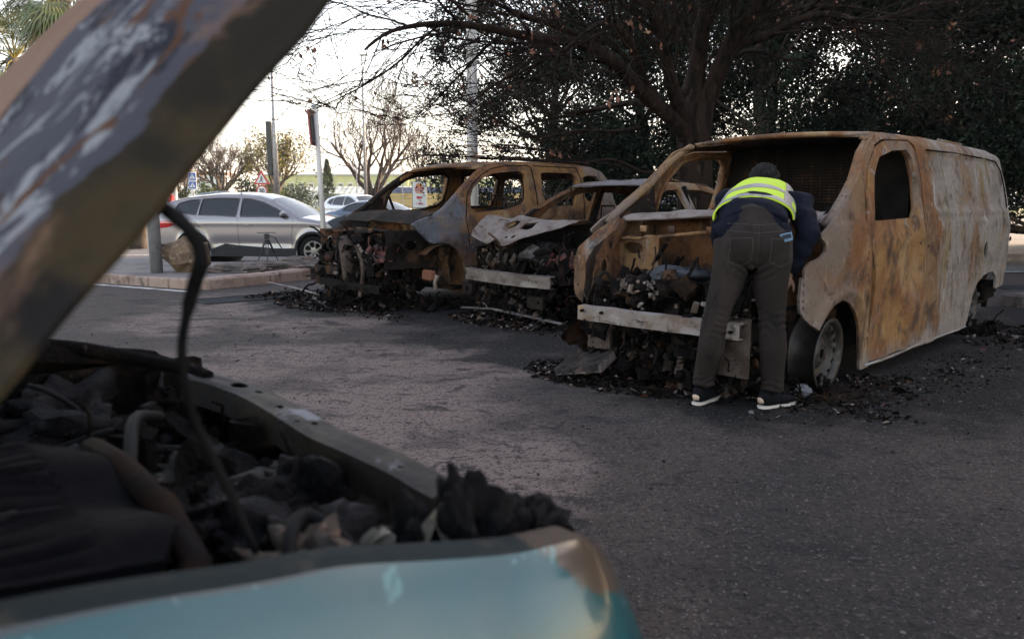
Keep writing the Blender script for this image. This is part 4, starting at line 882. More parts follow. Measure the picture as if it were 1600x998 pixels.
def leafmesh(name, vs, m):
    V = np.concatenate(vs); n = len(V) // 4; me = bpy.data.meshes.new(name)
    me.vertices.add(len(V)); me.vertices.foreach_set('co', V.ravel().astype('f'))
    me.loops.add(n * 4); me.loops.foreach_set('vertex_index', np.arange(n * 4, dtype='i'))
    me.polygons.add(n); me.polygons.foreach_set('loop_start', np.arange(0, n * 4, 4, dtype='i')); me.polygons.foreach_set('loop_total', np.full(n, 4, 'i'))
    me.materials.append(m); me.update(calc_edges=True); return me

ZMIN = -9.
def grow_branch(mb, p, d, L_, r, lvl, rnd, tips, bend=.25, up=.12, nch=(4, 3, 3), sides=(8, 6, 4, 3), spread=.9, ratio=.62, minr=.004):
    k = max(3, int(L_ / (.18 if lvl > 1 else .3))); k = min(k, 9); q = [Vector(p)]; dd = Vector(d).normalized(); st = L_ / k
    for i in range(k):
        dd = (dd + Vector([rnd.uniform(-bend, bend) for _ in range(3)]) + Vector((0, 0, up))).normalized()
        if q[-1].z + dd.z * st < ZMIN: dd.z = abs(dd.z) * .3; dd.normalize()
        q.append(q[-1] + dd * st)
    rad = [max(minr, r * (1 - .72 * i / k)) for i in range(k + 1)]
    mb.loft(q, rad, sides[min(lvl, len(sides) - 1)], cap=False)
    if lvl >= len(nch): tips.append(q[-1]); tips.append(q[len(q) // 2]); return
    for c in range(nch[lvl]):
        t = .30 + .70 * (c + rnd.random() * .8) / nch[lvl]; t = min(t, 1.); i = min(int(t * k), k - 1); pos = q[i].lerp(q[i + 1], t * k - i)
        base = (q[i + 1] - q[i]).normalized(); ax = base.orthogonal().normalized(); ax.rotate(Matrix.Rotation(rnd.uniform(0, 6.28), 3, base))
        nd = (base + ax * spread * rnd.uniform(.6, 1.2)).normalized()
        grow_branch(mb, pos, nd, L_ * ratio * rnd.uniform(.75, 1.15), max(minr, rad[i] * .62), lvl + 1, rnd, tips, bend, up, nch, sides, spread, ratio, minr)

def bare_tree(name, label, px, Y, top_py, trunk_h, r, seed, m, nl=5, nch=(5, 4, 4, 3), leaf=None, nleaf=0, lsize=.12, minr=.008, up=.10, spread=.8, cat='tree', lean=0., X=None, group=None):
    b = at(px, 323, Y); x = b.x if X is None else X; z0 = Z(Y); Ht = CH + (323 - top_py) * Y / F - z0
    t = thing(name, label, cat, (x, Y, z0), 0, group); rnd = random.Random(seed); tips = []
    mb = MB(); tr = [Vector((0, 0, -.1)), Vector((lean * .3, 0, trunk_h * .5)), Vector((lean, 0, trunk_h))]
    mb.loft(tr, [r * 1.25, r * 1.0, r * .95], 9); mb.build('trunk', m, t, True)
    mb = MB()
    for k in range(nl):
        a = 2 * math.pi * (k + rnd.random() * .5) / nl; d = Vector((math.cos(a) * spread, math.sin(a) * spread, 1.0 + rnd.uniform(-.3, .4)))
        grow_branch(mb, Vector((lean, 0, trunk_h - .15)), d, (Ht - trunk_h) * .62, r * .62, 0, rnd, tips, .20, up, nch, (7, 5, 4, 3, 3), .75, .60, minr)
    mb.build('branches', m, t, True)
    if leaf and nleaf:
        nr = np.random.default_rng(seed); T_ = np.array([tuple(q) for q in tips]); sel = T_[nr.integers(0, len(T_), nleaf)] + nr.normal(size=(nleaf, 3)) * .22
        vs = []; leaves(vs, [], sel, lsize, nr); link('foliage', leafmesh('foliage', vs, leaf), t, False)
    return t
# the big bare tree over the wrecks: trunk and limbs followed from the photograph at their own depths
big = thing('bare_tree', 'large dark bare tree with wide spreading limbs and a few dead leaves, behind the van', 'tree', (2.95, 12.5, 0))
O_ = Vector((2.95, 12.5, 0)); rnd = random.Random(77)
mb = MB(); mb.loft([at(1086, 400, 12.5) - O_ - Vector((0, 0, .3)), at(1086, 300, 12.5) - O_, at(1085, 240, 12.5) - O_, at(1084, 200, 12.5) - O_, at(1083, 165, 12.5) - O_], [.33, .29, .27, .29, .33], 14)
mb.build('trunk', m_barkr, big, True)
limbs = [
 ([(1075, 215, 12.4), (1050, 185, 12.2), (1018, 158, 12.), (985, 125, 11.6), (962, 100, 11.2), (930, 78, 10.9), (895, 66, 10.6), (850, 60, 10.3), (800, 52, 10.), (750, 42, 9.8), (700, 37, 9.5), (650, 40, 9.3), (605, 52, 9.), (570, 78, 8.8)], .15, .012),
 ([(1070, 200, 12.5), (1035, 172, 12.9), (1000, 160, 13.3), (960, 165, 13.8), (900, 178, 14.), (840, 190, 14.), (790, 205, 14.)], .10, .012),
 ([(1040, 178, 12.3), (1012, 140, 12.), (1000, 110, 11.6), (985, 70, 11.3), (962, 42, 11.), (935, 38, 10.7), (905, 58, 10.4), (880, 80, 10.)], .10, .015),
 ([(960, 100, 11.2), (930, 72, 11.), (890, 50, 10.8), (830, 28, 10.4), (780, 8, 10.), (730, -20, 9.7)], .07, .015),
 ([(1072, 190, 12.4), (1055, 150, 12.), (1042, 100, 11.7), (1030, 55, 11.4), (1015, 10, 11.), (1005, -50, 10.8)], .13, .05),
 ([(1060, 60, 12.6), (1040, 40, 12.6), (1020, 15, 12.4), (985, -5, 12.2)], .08, .03),
 ([(1085, 170, 12.5), (1088, 120, 12.5), (1095, 70, 12.3), (1102, 20, 12.), (1108, -60, 11.8)], .17, .09),
 ([(1073, 150, 12.5), (1085, 110, 12.7), (1090, 60, 12.8), (1100, 10, 12.8), (1112, -50, 12.8)], .13, .07),
 ([(1095, 175, 12.5), (1112, 140, 12.4), (1128, 100, 12.2), (1145, 62, 12.), (1165, 35, 11.8), (1185, 10, 11.6), (1200, -40, 11.4)], .17, .08),
 ([(1135, 90, 12.2), (1160, 68, 12.), (1190, 60, 11.7), (1215, 48, 11.5), (1250, 30, 11.2), (1300, 22, 11.), (1350, 35, 10.8), (1400, 22, 10.6), (1455, 5, 10.4)], .085, .02),
 ([(1150, 62, 12.), (1165, 40, 12.2), (1200, 28, 12.4), (1260, 12, 12.6), (1330, 12, 12.6), (1390, 22, 12.6), (1450, 15, 12.6)], .06, .012),
 ([(1120, 105, 12.4), (1150, 85, 12.8), (1185, 80, 13.2), (1225, 92, 13.5), (1270, 98, 13.8), (1320, 118, 14)], .05, .012),
 ([(1060, 260, 12.4), (1010, 270, 12.), (960, 250, 11.5), (910, 255, 11.2), (870, 262, 11)], .035, .01),
 ([(1000, 200, 12.4), (960, 205, 12.), (900, 205, 11.6), (850, 215, 11.4), (800, 212, 11.)], .035, .01)]
mb = MB(); tips = []; tw = MB(); ZMIN = 2.25
for pts, r0, r1 in limbs:
    q = spline([at(x, y, Y) - O_ for x, y, Y in pts], 5); n_ = len(q)
    rad = [r0 + (r1 - r0) * (i / (n_ - 1)) ** .8 for i in range(n_)]
    mb = MB(); mb.loft(q, rad, 9); mb.build('limb', m_barkr, big, True)
    nt_ = int(3 + n_ * ((.24 if pts[-1][0] < 900 else .34) if pts[-1][1] < 150 else .13))
    for k in range(nt_):
        t = .22 + .78 * (k + rnd.random()) / nt_; i = min(int(t * (n_ - 1)), n_ - 2); base = (q[i + 1] - q[i]).normalized()
        ax = base.orthogonal().normalized(); ax.rotate(Matrix.Rotation(rnd.uniform(0, 6.28), 3, base))
        nd = (base * 1.1 + ax * rnd.uniform(.5, 1.0) + Vector((0, 0, -.10 if pts[-1][0] < 800 else .12))).normalized()
        grow_branch(tw, q[i], nd, rnd.uniform(.9, 1.9) * (1.15 if r1 < .03 else .8), min(.028, rad[i] * .45), 0, rnd, tips, .15, -.02 if (pts[-1][0] < 900 and pts[-1][1] < 120) else .06, (5, 4) if k % 3 else (4, 3, 3), (5, 4, 3, 3), .55, .62, .0042)
tw.build('twigs', m_barkr, big, True); ZMIN = -9.
nr = np.random.default_rng(5); T_ = np.array([tuple(q) for q in tips]); sel = T_[nr.integers(0, len(T_), 500)] + nr.normal(size=(500, 3)) * .03
vs = []; leaves(vs, [], sel, .07, nr, .55, .8)
# clusters of hanging dead leaves
for c in T_[nr.integers(0, len(T_), 60)]: leaves(vs, [], c + nr.normal(size=(10, 3)) * .05, .075, nr, .5, 1.2)
link('dead_leaves', leafmesh('dead_leaves', vs, m_dead), big, False)

# dark evergreens: leaf clumps spread through a tall crown
def evergreen_mesh(seed, Ht=9., W=4.5, n=260, per=210, low=1.4):
    nr = np.random.default_rng(seed); C = []
    while len(C) < n:
        u = nr.uniform(-1, 1, 3); 
        zz = (u[2] + 1) / 2; wr = W * (.55 + .5 * math.sin(math.pi * min(1, zz * .9 + .12)) ** .8) * .72
        rr = math.hypot(u[0], u[1])
        if rr > 1 or rr < .18: continue
        c = np.array([u[0] * wr, u[1] * wr, low + zz * (Ht - low)])
        if MN.noise(Vector((c[0] * .45 + seed, c[1] * .45, c[2] * .45))) < -.12: continue
        C.append(c)
    vs = []
    for c in C:
        s_ = nr.uniform(.35, .72); P_ = c + nr.normal(size=(int(per * 1.6), 3)) * np.array([s_, s_, s_ * .75]) * .62
        leaves(vs, [], P_, .115, nr, .42, .3)
    return leafmesh('foliage', vs, m_leafd), C
def evergreen_wood(seed, C, Ht):
    rnd = random.Random(seed); tr = MB(); br = MB()
    q = [Vector((0, 0, -.2))]; 
    for i in range(8): q.append(Vector((q[-1].x + rnd.uniform(-.14, .14), q[-1].y + rnd.uniform(-.14, .14), q[-1].z + Ht * .105)))
    tr.loft(q, [.24 - .022 * i for i in range(9)], 8)
    for c in C[::5]:
        k = min(7, max(1, int(c[2] * .75 / (Ht * .105)))); a = q[k]; b = Vector(c); m_ = (a + b) / 2 + Vector((rnd.uniform(-.2, .2), rnd.uniform(-.2, .2), -.25))
        br.loft([a, m_, b], [.055, .035, .015], 5, cap=False)
    return tr.mesh('trunk', m_bark), br.mesh('branches', m_bark)
EV = []
for sd_, (H_, W_, n_, p_, lo_) in enumerate([(9.5, 4.6, 250, 230, 1.3), (11., 4.2, 260, 220, 1.8), (8.2, 5.0, 240, 220, .9)]):
    fm, C = evergreen_mesh(300 + sd_, H_, W_, n_, p_, lo_); EV.append((fm, *evergreen_wood(400 + sd_, C, H_)))
EVL = ['dark evergreen tree at the left end of the tree line, beside the tall concrete post', 'dark evergreen tree second from the left, behind the people carrier', 'dark evergreen tree directly behind the bare trunk', 'dark evergreen tree just right of the bare trunk, above the van cab', 'dark evergreen tree above the middle of the van', 'dark evergreen tree above the rear of the van', 'dark evergreen tree at the right edge of the photo']
def evergreen(i, x, y, s_, rz, label):
    t = thing('evergreen_tree', label, 'tree', (x, y, Z(y) - .05), rz, 'dark evergreens behind the wrecks'); t.scale = (s_, s_, s_)
    for nm, me in zip(('foliage', 'trunk', 'branches'), EV[i % 3]): link(nm, me, t, nm != 'foliage')
    return t
for k, (i, x, y, s_, rz) in enumerate([(2, .9, 21.5, .92, .4), (0, 3.8, 22, .98, 1.9), (1, 6.8, 20.5, 1.0, 3.1), (0, 10.0, 19.5, 1.02, 4.4), (2, 13.0, 18.5, 1.12, 5.2), (1, 16.0, 17.5, 1.1, .8), (0, 18.8, 15.2, 1.2, 2.3)]):
    evergreen(i, x, y, s_, rz, EVL[k])
# second row, then unseen trees added beyond the right of the frame, enlarged to shade the lot
for k, (i, x, y, s_, rz) in enumerate([(1, 8.6, 26, 1.1, 1.), (0, 13.5, 24.5, 1.2, 2.), (2, 18.5, 23, 1.35, 4), (1, 23, 18., 1.55, 3.), (2, 22.5, 12., 1.75, 5.5), (0, 25, 6.5, 1.6, 2.8), (1, 27., 1.5, 1.5, .5), (2, 30, 12, 2.1, 2.), (0, 31, 20, 1.9, 1.), (1, 32, 5, 1.8, 3.)]):
    t = evergreen(i, x, y, s_, rz, None); 
    if k > 2: t['group'] = 'evergreens added beyond the right edge'
    t['label'] = ['dark evergreen in the back row, showing between the front trees left of the van roof', 'dark evergreen in the back row above the van windscreen', 'dark evergreen in the back row above the van rear corner'][k] if k < 3 else 'unseen dark evergreen added to the right of the van to shade the lot'

# leafless and leafy trees beyond the road
bare_tree('bare_tree', 'rounded bare tree with a forked trunk beside the pedestrian crossing sign', 345, 55, 218, 1.3, .26, 21, m_barkg, 6, (5, 5, 4, 3), minr=.014)
bare_tree('tree', 'tree with thin yellow-green leaves behind the tall lamp post', 432, 52, 205, 1.6, .22, 22, m_barkg, 6, (5, 4, 4), m_leafy, 4200, .16, .013)
bare_tree('bare_tree', 'tall black bare tree on its own against the white sky', 584, 48, 132, 1.4, .28, 23, m_bark, 6, (4, 5, 4, 3), minr=.011, spread=1.0)
bare_tree('tree', 'small orange-brown leafed tree behind the crossing sign at the left', 290, 60, 245, 1.2, .16, 24, m_barkg, 5, (4, 4, 3), m_leafo, 1500, .18, .012)
bare_tree('tree', 'orange leafed tree behind the yellow wall', 705, 54, 262, 1.0, .14, 25, m_barkg, 5, (4, 4, 3), m_leafo, 2200, .2, .012)
bare_tree('bare_tree', 'thin bare sapling in front of the yellow wall', 735, 38, 268, .9, .06, 26, m_barkg, 4, (4, 3, 3), minr=.008)
bare_tree('bare_tree', 'slim bare tree just left of the tall concrete post', 660, 62, 190, 1.5, .2, 27, m_barkg, 5, (5, 4, 4), minr=.014)
def bush(name, label, px, Y, wpx, top_py, m, n=2200, seed=1, lsize=.14, base_py=None, group=None):
    q = at(px, 323, Y); z0 = Z(Y); w_ = wpx * Y / F / 2; h_ = CH + (323 - top_py) * Y / F - z0; nr = np.random.default_rng(seed)
    t = thing(name, label, 'bush' if name != 'hedge' else 'hedge', (q.x, Y, z0), 0, group)
    mb = MB(); rnd = random.Random(seed)
    for k in range(7): a = rnd.uniform(0, 6.28); mb.loft([(0, 0, -.05), (math.cos(a) * w_ * .3, math.sin(a) * w_ * .3, h_ * .4), (math.cos(a) * w_ * .6, math.sin(a) * w_ * .5, h_ * .8)], [.05, .035, .012], 5)
    mb.build('stems', m_bark, t)
    C = nr.uniform(-1, 1, (max(8, int(n / 90)), 3)); C = C[(C[:, :2] ** 2).sum(1) < 1]; vs = []
    for c in C:
        cc = np.array([c[0] * w_ * .85, c[1] * min(w_, 2) * .8, h_ * (.5 + .42 * c[2] * (1 - .45 * abs(c[0])))]); leaves(vs, [], cc + nr.normal(size=(90, 3)) * min(h_, w_) * .20, lsize, nr)
    link('foliage', leafmesh('foliage', vs, m), t, False); return t
bush('bush', 'bright green sunlit bush right of the crossing sign', 325, 52, 34, 284, m_leafg, 2600, 31)
bush('bush', 'dark green bush behind the triangular warning sign', 385, 54, 52, 276, m_leafdk, 3200, 32, .18)
bush('hedge', 'dark hedge between the lamp post and the white kiosk', 465, 90, 66, 288, m_leafdk, 3200, 33, .25)
bush('bush', 'dark bush left of the crossing sign behind the person in red', 285, 56, 34, 288, m_leafdk, 2000, 34)
bush('bush', 'sunlit bush between the dark bush and the yellow-leafed tree', 425, 58, 34, 282, m_leafg, 2000, 35, .16)
# dry grass tufts along the verge
nr = np.random.default_rng(9); vs = []
n_ = 9000; X_ = nr.uniform(-34, 24, n_); Y_ = nr.uniform(45, 56, n_); B_ = np.c_[X_, Y_, [Z(y) + .1 for y in Y_]]
a = nr.normal(size=(n_, 3)) * .35; a[:, 2] = 1; hgt = nr.uniform(.12, .5, n_)[:, None]; sd_ = nr.normal(size=(n_, 3)); sd_[:, 2] = 0; sd_ /= np.linalg.norm(sd_, axis=1)[:, None]
vs.append(np.stack([B_ - sd_ * .03, B_ + sd_ * .03, B_ + a * hgt + sd_ * .012, B_ + a * hgt - sd_ * .012], 1).reshape(-1, 3))
o = link('dry_grass', leafmesh('dry_grass', vs, mat('dry_grass', (.30, .29, .09), .9, 0, [((.14, .2, .05), .5, .45, .55)])), None, False)
tag(o, 'tufts of dry yellow-green grass along the verge behind the far kerb', 'grass', kind='stuff')

def conifer(label, px, Y, top_py, r):
    q = at(px, 323, Y); z0 = Z(Y); h_ = CH + (323 - top_py) * Y / F - z0; t = thing('conifer', label, 'tree', (q.x, Y, z0)); nr = np.random.default_rng(3)
    MB().loft([(0, 0, -.1), (0, 0, h_ * .95)], [.14, .02], 6).build('trunk', m_bark, t)
    vs = []
    for k in range(46):
        zz = .08 + .92 * k / 46; rr = r * (1 - zz) + .08
        for j in range(9): a = nr.uniform(0, 6.28); leaves(vs, [], np.array([math.cos(a) * rr * .8, math.sin(a) * rr * .8, zz * h_ - rr * .15]) + nr.normal(size=(12, 3)) * np.array([rr * .2, rr * .2, .08]), .22, nr, .35)
    link('foliage', leafmesh('foliage', vs, m_leafdk), t, False)
conifer('dark pointed conifer just right of the white kiosk', 513, 86, 252, 1.25)

# fan palms behind the raised bonnet
def palm(label, x, y, hz, seed, n=34, R_=1.5):
    t = thing('fan_palm', label, 'palm', (x, y, Z(y)), 0, 'palms behind the raised bonnet'); rnd = random.Random(seed); h_ = hz - Z(y)
    MB().loft([(0, 0, -.1), (.05, 0, h_ * .5), (0, 0, h_)], [.27, .22, .24], 10).build('trunk', m_barkg, t, True)
    mbg = MB(); mbd = MB(); st = MB()
    for k in range(n):
        az = rnd.uniform(0, 6.28); el = math.pi / 2 - (k / n) ** .8 * 3.0; dead = el < -.95
        d = Vector((math.cos(az) * math.cos(el), math.sin(az) * math.cos(el), math.sin(el))); L_ = R_ * rnd.uniform(.45, .65)
        p0 = Vector((0, 0, h_)); p1 = p0 + d * L_ * .6 + Vector((0, 0, .1)); p2 = p0 + d * L_
        st.loft([p0, p1, p2], [.025, .018, .012], 4, cap=False)
        side = d.cross(Vector((0, 0, 1))).normalized() if abs(d.z) < .98 else Vector((1, 0, 0)); mb_ = mbd if dead else mbg
        for j in range(22):
            a = (j / 21 - .5) * 2.9; dj = (d * math.cos(a) + side * math.sin(a)); l_ = R_ * .72 * (1 - .18 * abs(a)) * rnd.uniform(.85, 1.1); nrm = dj.cross(side.cross(d)).normalized() * .022
            m1 = p2 + dj * l_ * .55; m2 = p2 + dj * l_ + Vector((0, 0, -l_ * rnd.uniform(.18, .42)))
            mb_.add([p2, m1 - nrm, m2, m1 + nrm], [(0, 1, 2, 3)])
    st.build('leaf_stalks', m_leafy, t); mbg.build('fronds', mat('palm_frond', (.10, .14, .05), .45, 0, [((.20, .20, .08), 1.5, .45, .6)]), t); mbd.build('dead_fronds', mat('palm_dead', (.24, .18, .09), .8, 0, [((.12, .09, .05), 2., .45, .6)]), t)
q = at(22, 92, 24); palm('fan palm whose whole crown shows at the far left edge', q.x, 24, q.z, 5, 40, 1.6)
q = at(92, -10, 20); palm('taller fan palm with hanging fronds right of the first', q.x, 20, q.z, 6, 44, 1.5)
q = at(185, -30, 23); palm('fan palm of which only the lowest fronds show above the bonnet', q.x, 23, q.z, 7, 36, 1.5)

# ================================================================ far setting
m_yel = mat('yellow_render', (.62, .60, .28), .9, 0, [((.52, .52, .26), .3, .4, .6)])
b = thing('yellow_building', 'long low yellow building with rows of small windows on the horizon', 'building', (-42, 250, Z(250)))
mb = MB(); mb.box((-14, 0, 5.0), (46, 14, 10.0)); mb.box((24, 3, 4.6), (30, 12, 9.2)); mb.build('wall', m_yel, b)
mb = MB(); mb.box((-14, 0, 10.2), (47, 15, .5)); mb.build('roof', mat('pale_roof', (.5, .5, .48), .8), b)
for k in range(14):
    f_ = MB().box((-34 + k * 3.1, -7.1, 6.6), (1.7, .2, 2.2)).build('window', m_white, b); MB().box((0, -.12, 0), (.1, .1, .1)) if False else None
    MB().box((-34 + k * 3.1, -7.25, 6.6), (1.2, .1, 1.6)).build('pane', m_glass, f_)
b = thing('warehouse', 'low warehouse with a ribbed pale green-grey roof in front of the yellow building', 'building', (-34, 175, Z(175)))
mb = MB(); mb.box((0, 0, 1.5), (30, 10, 3.)); mb.build('wall', mat('grey_wall', (.35, .38, .36), .8), b)
mb = MB(); 
for k in range(24): mb.add([(-15 + k * 1.25, -5.2, 3.0), (-15 + k * 1.25 + .62, -5.2, 3.12), (-15 + k * 1.25 + 1.25, -5.2, 3.0), (-15 + k * 1.25 + 1.25, 1, 4.8), (-15 + k * 1.25 + .62, 1, 4.92), (-15 + k * 1.25, 1, 4.8)], [(0, 1, 4, 5), (1, 2, 3, 4)])
mb.build('roof', mat('ribbed_roof', (.42, .46, .42), .6, 0, [((.2, .22, .2), (.8, .2, 1), .5, .6)]), b)
b = thing('kiosk', 'small white site kiosk with two dark windows on the far grass', 'kiosk', (-20.4 * 1.0 - 5.4, 100, Z(100)), .35)
mb = MB(); mb.box((0, 0, 1.1), (2.5, 2.0, 2.25)); mb.build('wall', m_white, b); MB().box((0, 0, 2.28), (2.7, 2.2, .12)).build('roof', m_white, b)
for x in (.2, .85): MB().box((x, -1.02, 1.45), (.4, .04, .55)).build('window', m_glass, b)
b = thing('white_building', 'low white building glimpsed through the bare tree behind the crossing sign', 'building', (-33.5, 85, Z(85)))
mb = MB(); mb.box((0, 0, 1.9), (4.6, 3, 3.8)); mb.build('wall', m_white, b); MB().box((0, 0, 3.9), (5, 3.4, .2)).build('roof', mat('tile_roof', (.3, .14, .09), .8), b); MB().box((.6, -1.52, 1.6), (.9, .04, 1.2)).build('window', m_glass, b)
# yellow block wall and what runs above it
m_yw = mat('yellow_wall', (.66, .47, .19), .9, 0, [((.50, .33, .12), (.6, .6, 3), .48, .62), ((.8, .62, .25), (2, 2, 6), .6, .7)])
b = thing('yellow_wall', 'long low yellow boarded wall with a white base behind the wrecks', 'wall', (3.6, 45, Z(45)))
for k in range(6): MB().box((0, .01 * (k % 2), .36 + k * .195), (23, .12, .185), bev=.012).build('board', m_yw, b)
MB().box((0, 0, .12), (23, .2, .28)).build('wall_base', m_white, b)
b = thing('blue_canopy', 'strip of dark blue roofing running above the yellow wall', 'canopy', (3.6, 47.5, Z(47)))
mb = MB(); mb.box((0, 0, 1.62), (23, 2.2, .34)); mb.build('roof', mat('blue_sheet', (.05, .09, .19), .5, 0, [((.12, .17, .28), (2, 2, 2), .5, .6)]), b)
for k in range(8): MB().box((-10.5 + k * 3, 0, .7), (.1, .1, 1.5)).build('post', m_galv, b)
b = thing('mesh_fence', 'tall wire mesh fence on thin posts in front of the yellow wall', 'fence', (1.5, 42, Z(42)))
for k in range(9): MB().loft([(-10 + k * 2.5, 0, 0), (-10 + k * 2.5, 0, 3.0)], .03, 6).build('post', m_galv, b)
mb = MB()
for k in range(101): mb.loft([(-10 + k * .2, 0, .1), (-10 + k * .2, 0, 2.9)], .004, 3, cap=False)
for k in range(9): mb.loft([(-10, 0, .1 + k * .35), (10, 0, .1 + k * .35)], .004, 3, cap=False)
mb.build('wire_mesh', m_galv, b)
# hills
mb = MB(); vs = []; nn = 160
for i in range(nn):
    x = -4500 + 9000 * i / (nn - 1); h_ = 60 + 130 * math.exp(-((x + 900) / 420) ** 2) + 70 * math.exp(-((x + 300) / 260) ** 2) + 45 * MN.noise(Vector((x * .003, 1, 0))) + 18 * MN.noise(Vector((x * .012, 4, 0)))
    vs += [(x, 4000, -5), (x, 4300, max(20, h_ * 1.25)), (x, 4900, -5)]
mb.add(vs, [(3 * i + j, 3 * i + 3 + j, 3 * i + 4 + j, 3 * i + 1 + j) for i in range(nn - 1) for j in (0, 1)])
o = mb.build('hills', mat('hill', (.10, .13, .12), .9, 0, [((.16, .15, .12), .006, .45, .6)]), None, True); o['kind'] = 'structure'
# air
mb = MB(); mb.box((0, 2450, 200), (9400, 5300, 402.5)); hz = mb.build('haze', None); hz['kind'] = 'stuff'
hm = bpy.data.materials.new('haze'); hm.use_nodes = True; n_ = hm.node_tree.nodes; n_.remove(n_['Principled BSDF']); v_ = n_.new('ShaderNodeVolumePrincipled'); v_.inputs['Color'].default_value = (.80, .88, 1, 1); v_.inputs['Density'].default_value = .00028
hm.node_tree.links.new(v_.outputs[0], n_['Material Output'].inputs['Volume']); hz.data.materials.clear(); hz.data.materials.append(hm)
HAZE = hz

# ================================================================ teal car in the foreground, bonnet up
fc = thing('burnt_teal_car', 'teal car in the foreground with raised blistered bonnet and burnt-out engine bay', 'car', (.08, 1.0, 0), R(220.5))
m_teal = mat('teal_paint', (.002, .075, .086), .24, 0, [
    ((.050, .085, .085), (3, 3, 3), .56, .66, dict(seed=2, amt=.35)),
    ((.085, .060, .045), (9, 9, 9), .30, .40, dict(seed=5, blobs=[(.03, .0, .07, .125), (-.08, -.05, .08, .15)])),
    ((.040, .052, .052), (5, 5, 5), .12, .26, dict(seed=14, axis=(1, .024, .014))),  # dark band towards the lip: reflection of the bonnet painted into the colour
    ((.10, .30, .30), (14, 14, 14), .64, .68, dict(seed=8, amt=.5)),
    ((.42, .50, .48), (26, 26, 26), .70, .74, dict(seed=11, amt=.5))], coat=.45, spec=.4, rvar=.04, bscale=6, bump=.03)
path = [(1.35, -.02, .96, 0)] + [(x, y, z, 0) for x, y, z in ((1.0, 0, .91), (.8, 0, .897), (.66, .0, .884), (.56, .0, .871), (.45, .0, .852), (.36, .0, .840), (.28, .006, .822), (.20, .018, .806), (.13, .032, .796))]
for k in range(1, 9):
    a = math.pi / 2 * k / 8; path.append((.07 - .135 * math.sin(a), -.095 + .135 * math.cos(a), .796 - .12 * (k / 8) ** 1.3, a))
path += [(-.075, -.45, .665, math.pi / 2), (-.08, -.8, .66, math.pi / 2), (-.075, -1.2, .665, math.pi / 2), (-.06, -1.40, .68, math.pi / 2)]
for k in range(1, 7):
    a = math.pi / 2 * k / 6; path.append((-.06 + .20 * (1 - math.cos(a)), -1.40 - .2 * math.sin(a), .68 + .13 * k / 6, math.pi / 2 + a))
path += [(.5, -1.60, .87, math.pi), (.9, -1.60, .93, math.pi), (1.35, -1.60, .975, math.pi)]
def wing(name, pts, parent, sec, m, sub=3):
    P_ = spline([Vector((p[0], p[1], p[2])) for p in pts], sub); mb = MB(); vs = []; k_ = len(sec)
    for i, p in enumerate(P_):
        a, b = P_[max(i - 1, 0)], P_[min(i + 1, len(P_) - 1)]; t = Vector((b.x - a.x, b.y - a.y, 0)).normalized(); n = Vector((t.y, -t.x, 0))
        # outward: away from the car centre (.6, -.8)
        if n.dot(Vector((p.x - .7, p.y + .8, 0))) < 0: n = -n
        for o_, dz in sec: vs.append(p + n * o_ + Vector((0, 0, dz)))
    mb.add(vs, [(i * k_ + j, i * k_ + j + 1, (i + 1) * k_ + j + 1, (i + 1) * k_ + j) for i in range(len(P_) - 1) for j in range(k_ - 1)])
    return mb.build(name, m, parent, True)
sec = [(-.035, -.045), (-.030, -.008), (-.022, .0), (.0, -.002), (.016, -.007), (.028, -.018), (.044, -.045), (.066, -.09), (.09, -.15), (.107, -.22), (.115, -.31), (.112, -.42), (.10, -.52), (.09, -.60)]
i1 = 19
wing('front_wing', path[:16], fc, sec[4:], m_teal)
m_lip = mat('reflection_lip', (.014, .022, .023), .75, 0, [((.05, .045, .038), 8., .54, .66), ((.10, .16, .17), 6., .66, .70), ((.085, .060, .045), (9, 9, 9), .30, .40, dict(seed=5, blobs=[(.03, .0, .07, .125), (-.08, -.05, .08, .15)]))], bump=.3, bscale=40, spec=.15)  # dark base paints in the raised bonnet's reflection; brown blobs are corner scorching
lab(wing('wing_lip', path[:16], fc, sec[:5], m_lip), 'lip along the top of the teal wing, painted dark as the bonnet reflection, scorched at its corner')
wing('front_bumper', path[15:22], fc, [(-.03, -.04), (-.02, 0), (.02, -.01), (.05, -.05), (.07, -.14), (.09, -.26), (.08, -.4), (.05, -.48)], m_teal)
lab(wing('front_wing', path[21:], fc, sec, m_char), 'blackened far front wing')
sheetw = MB()
# cowl and body behind
mb = MB(); mb.box((1.28, -.8, .93), (.14, 1.5, .05), bev=.02); mb.box((1.32, -.8, .60), (.04, 1.5, .7)); mb.build('cowl', m_char, fc)
rim_wheel('wheel', fc, (.72, -.10, .29), .29, .19, m_rimv, m_rimv, 1, tyre=True, tm=m_char)
rim_wheel('wheel', fc, (.72, -1.50, .29), .29, .19, m_rimv, m_rimv, -1)
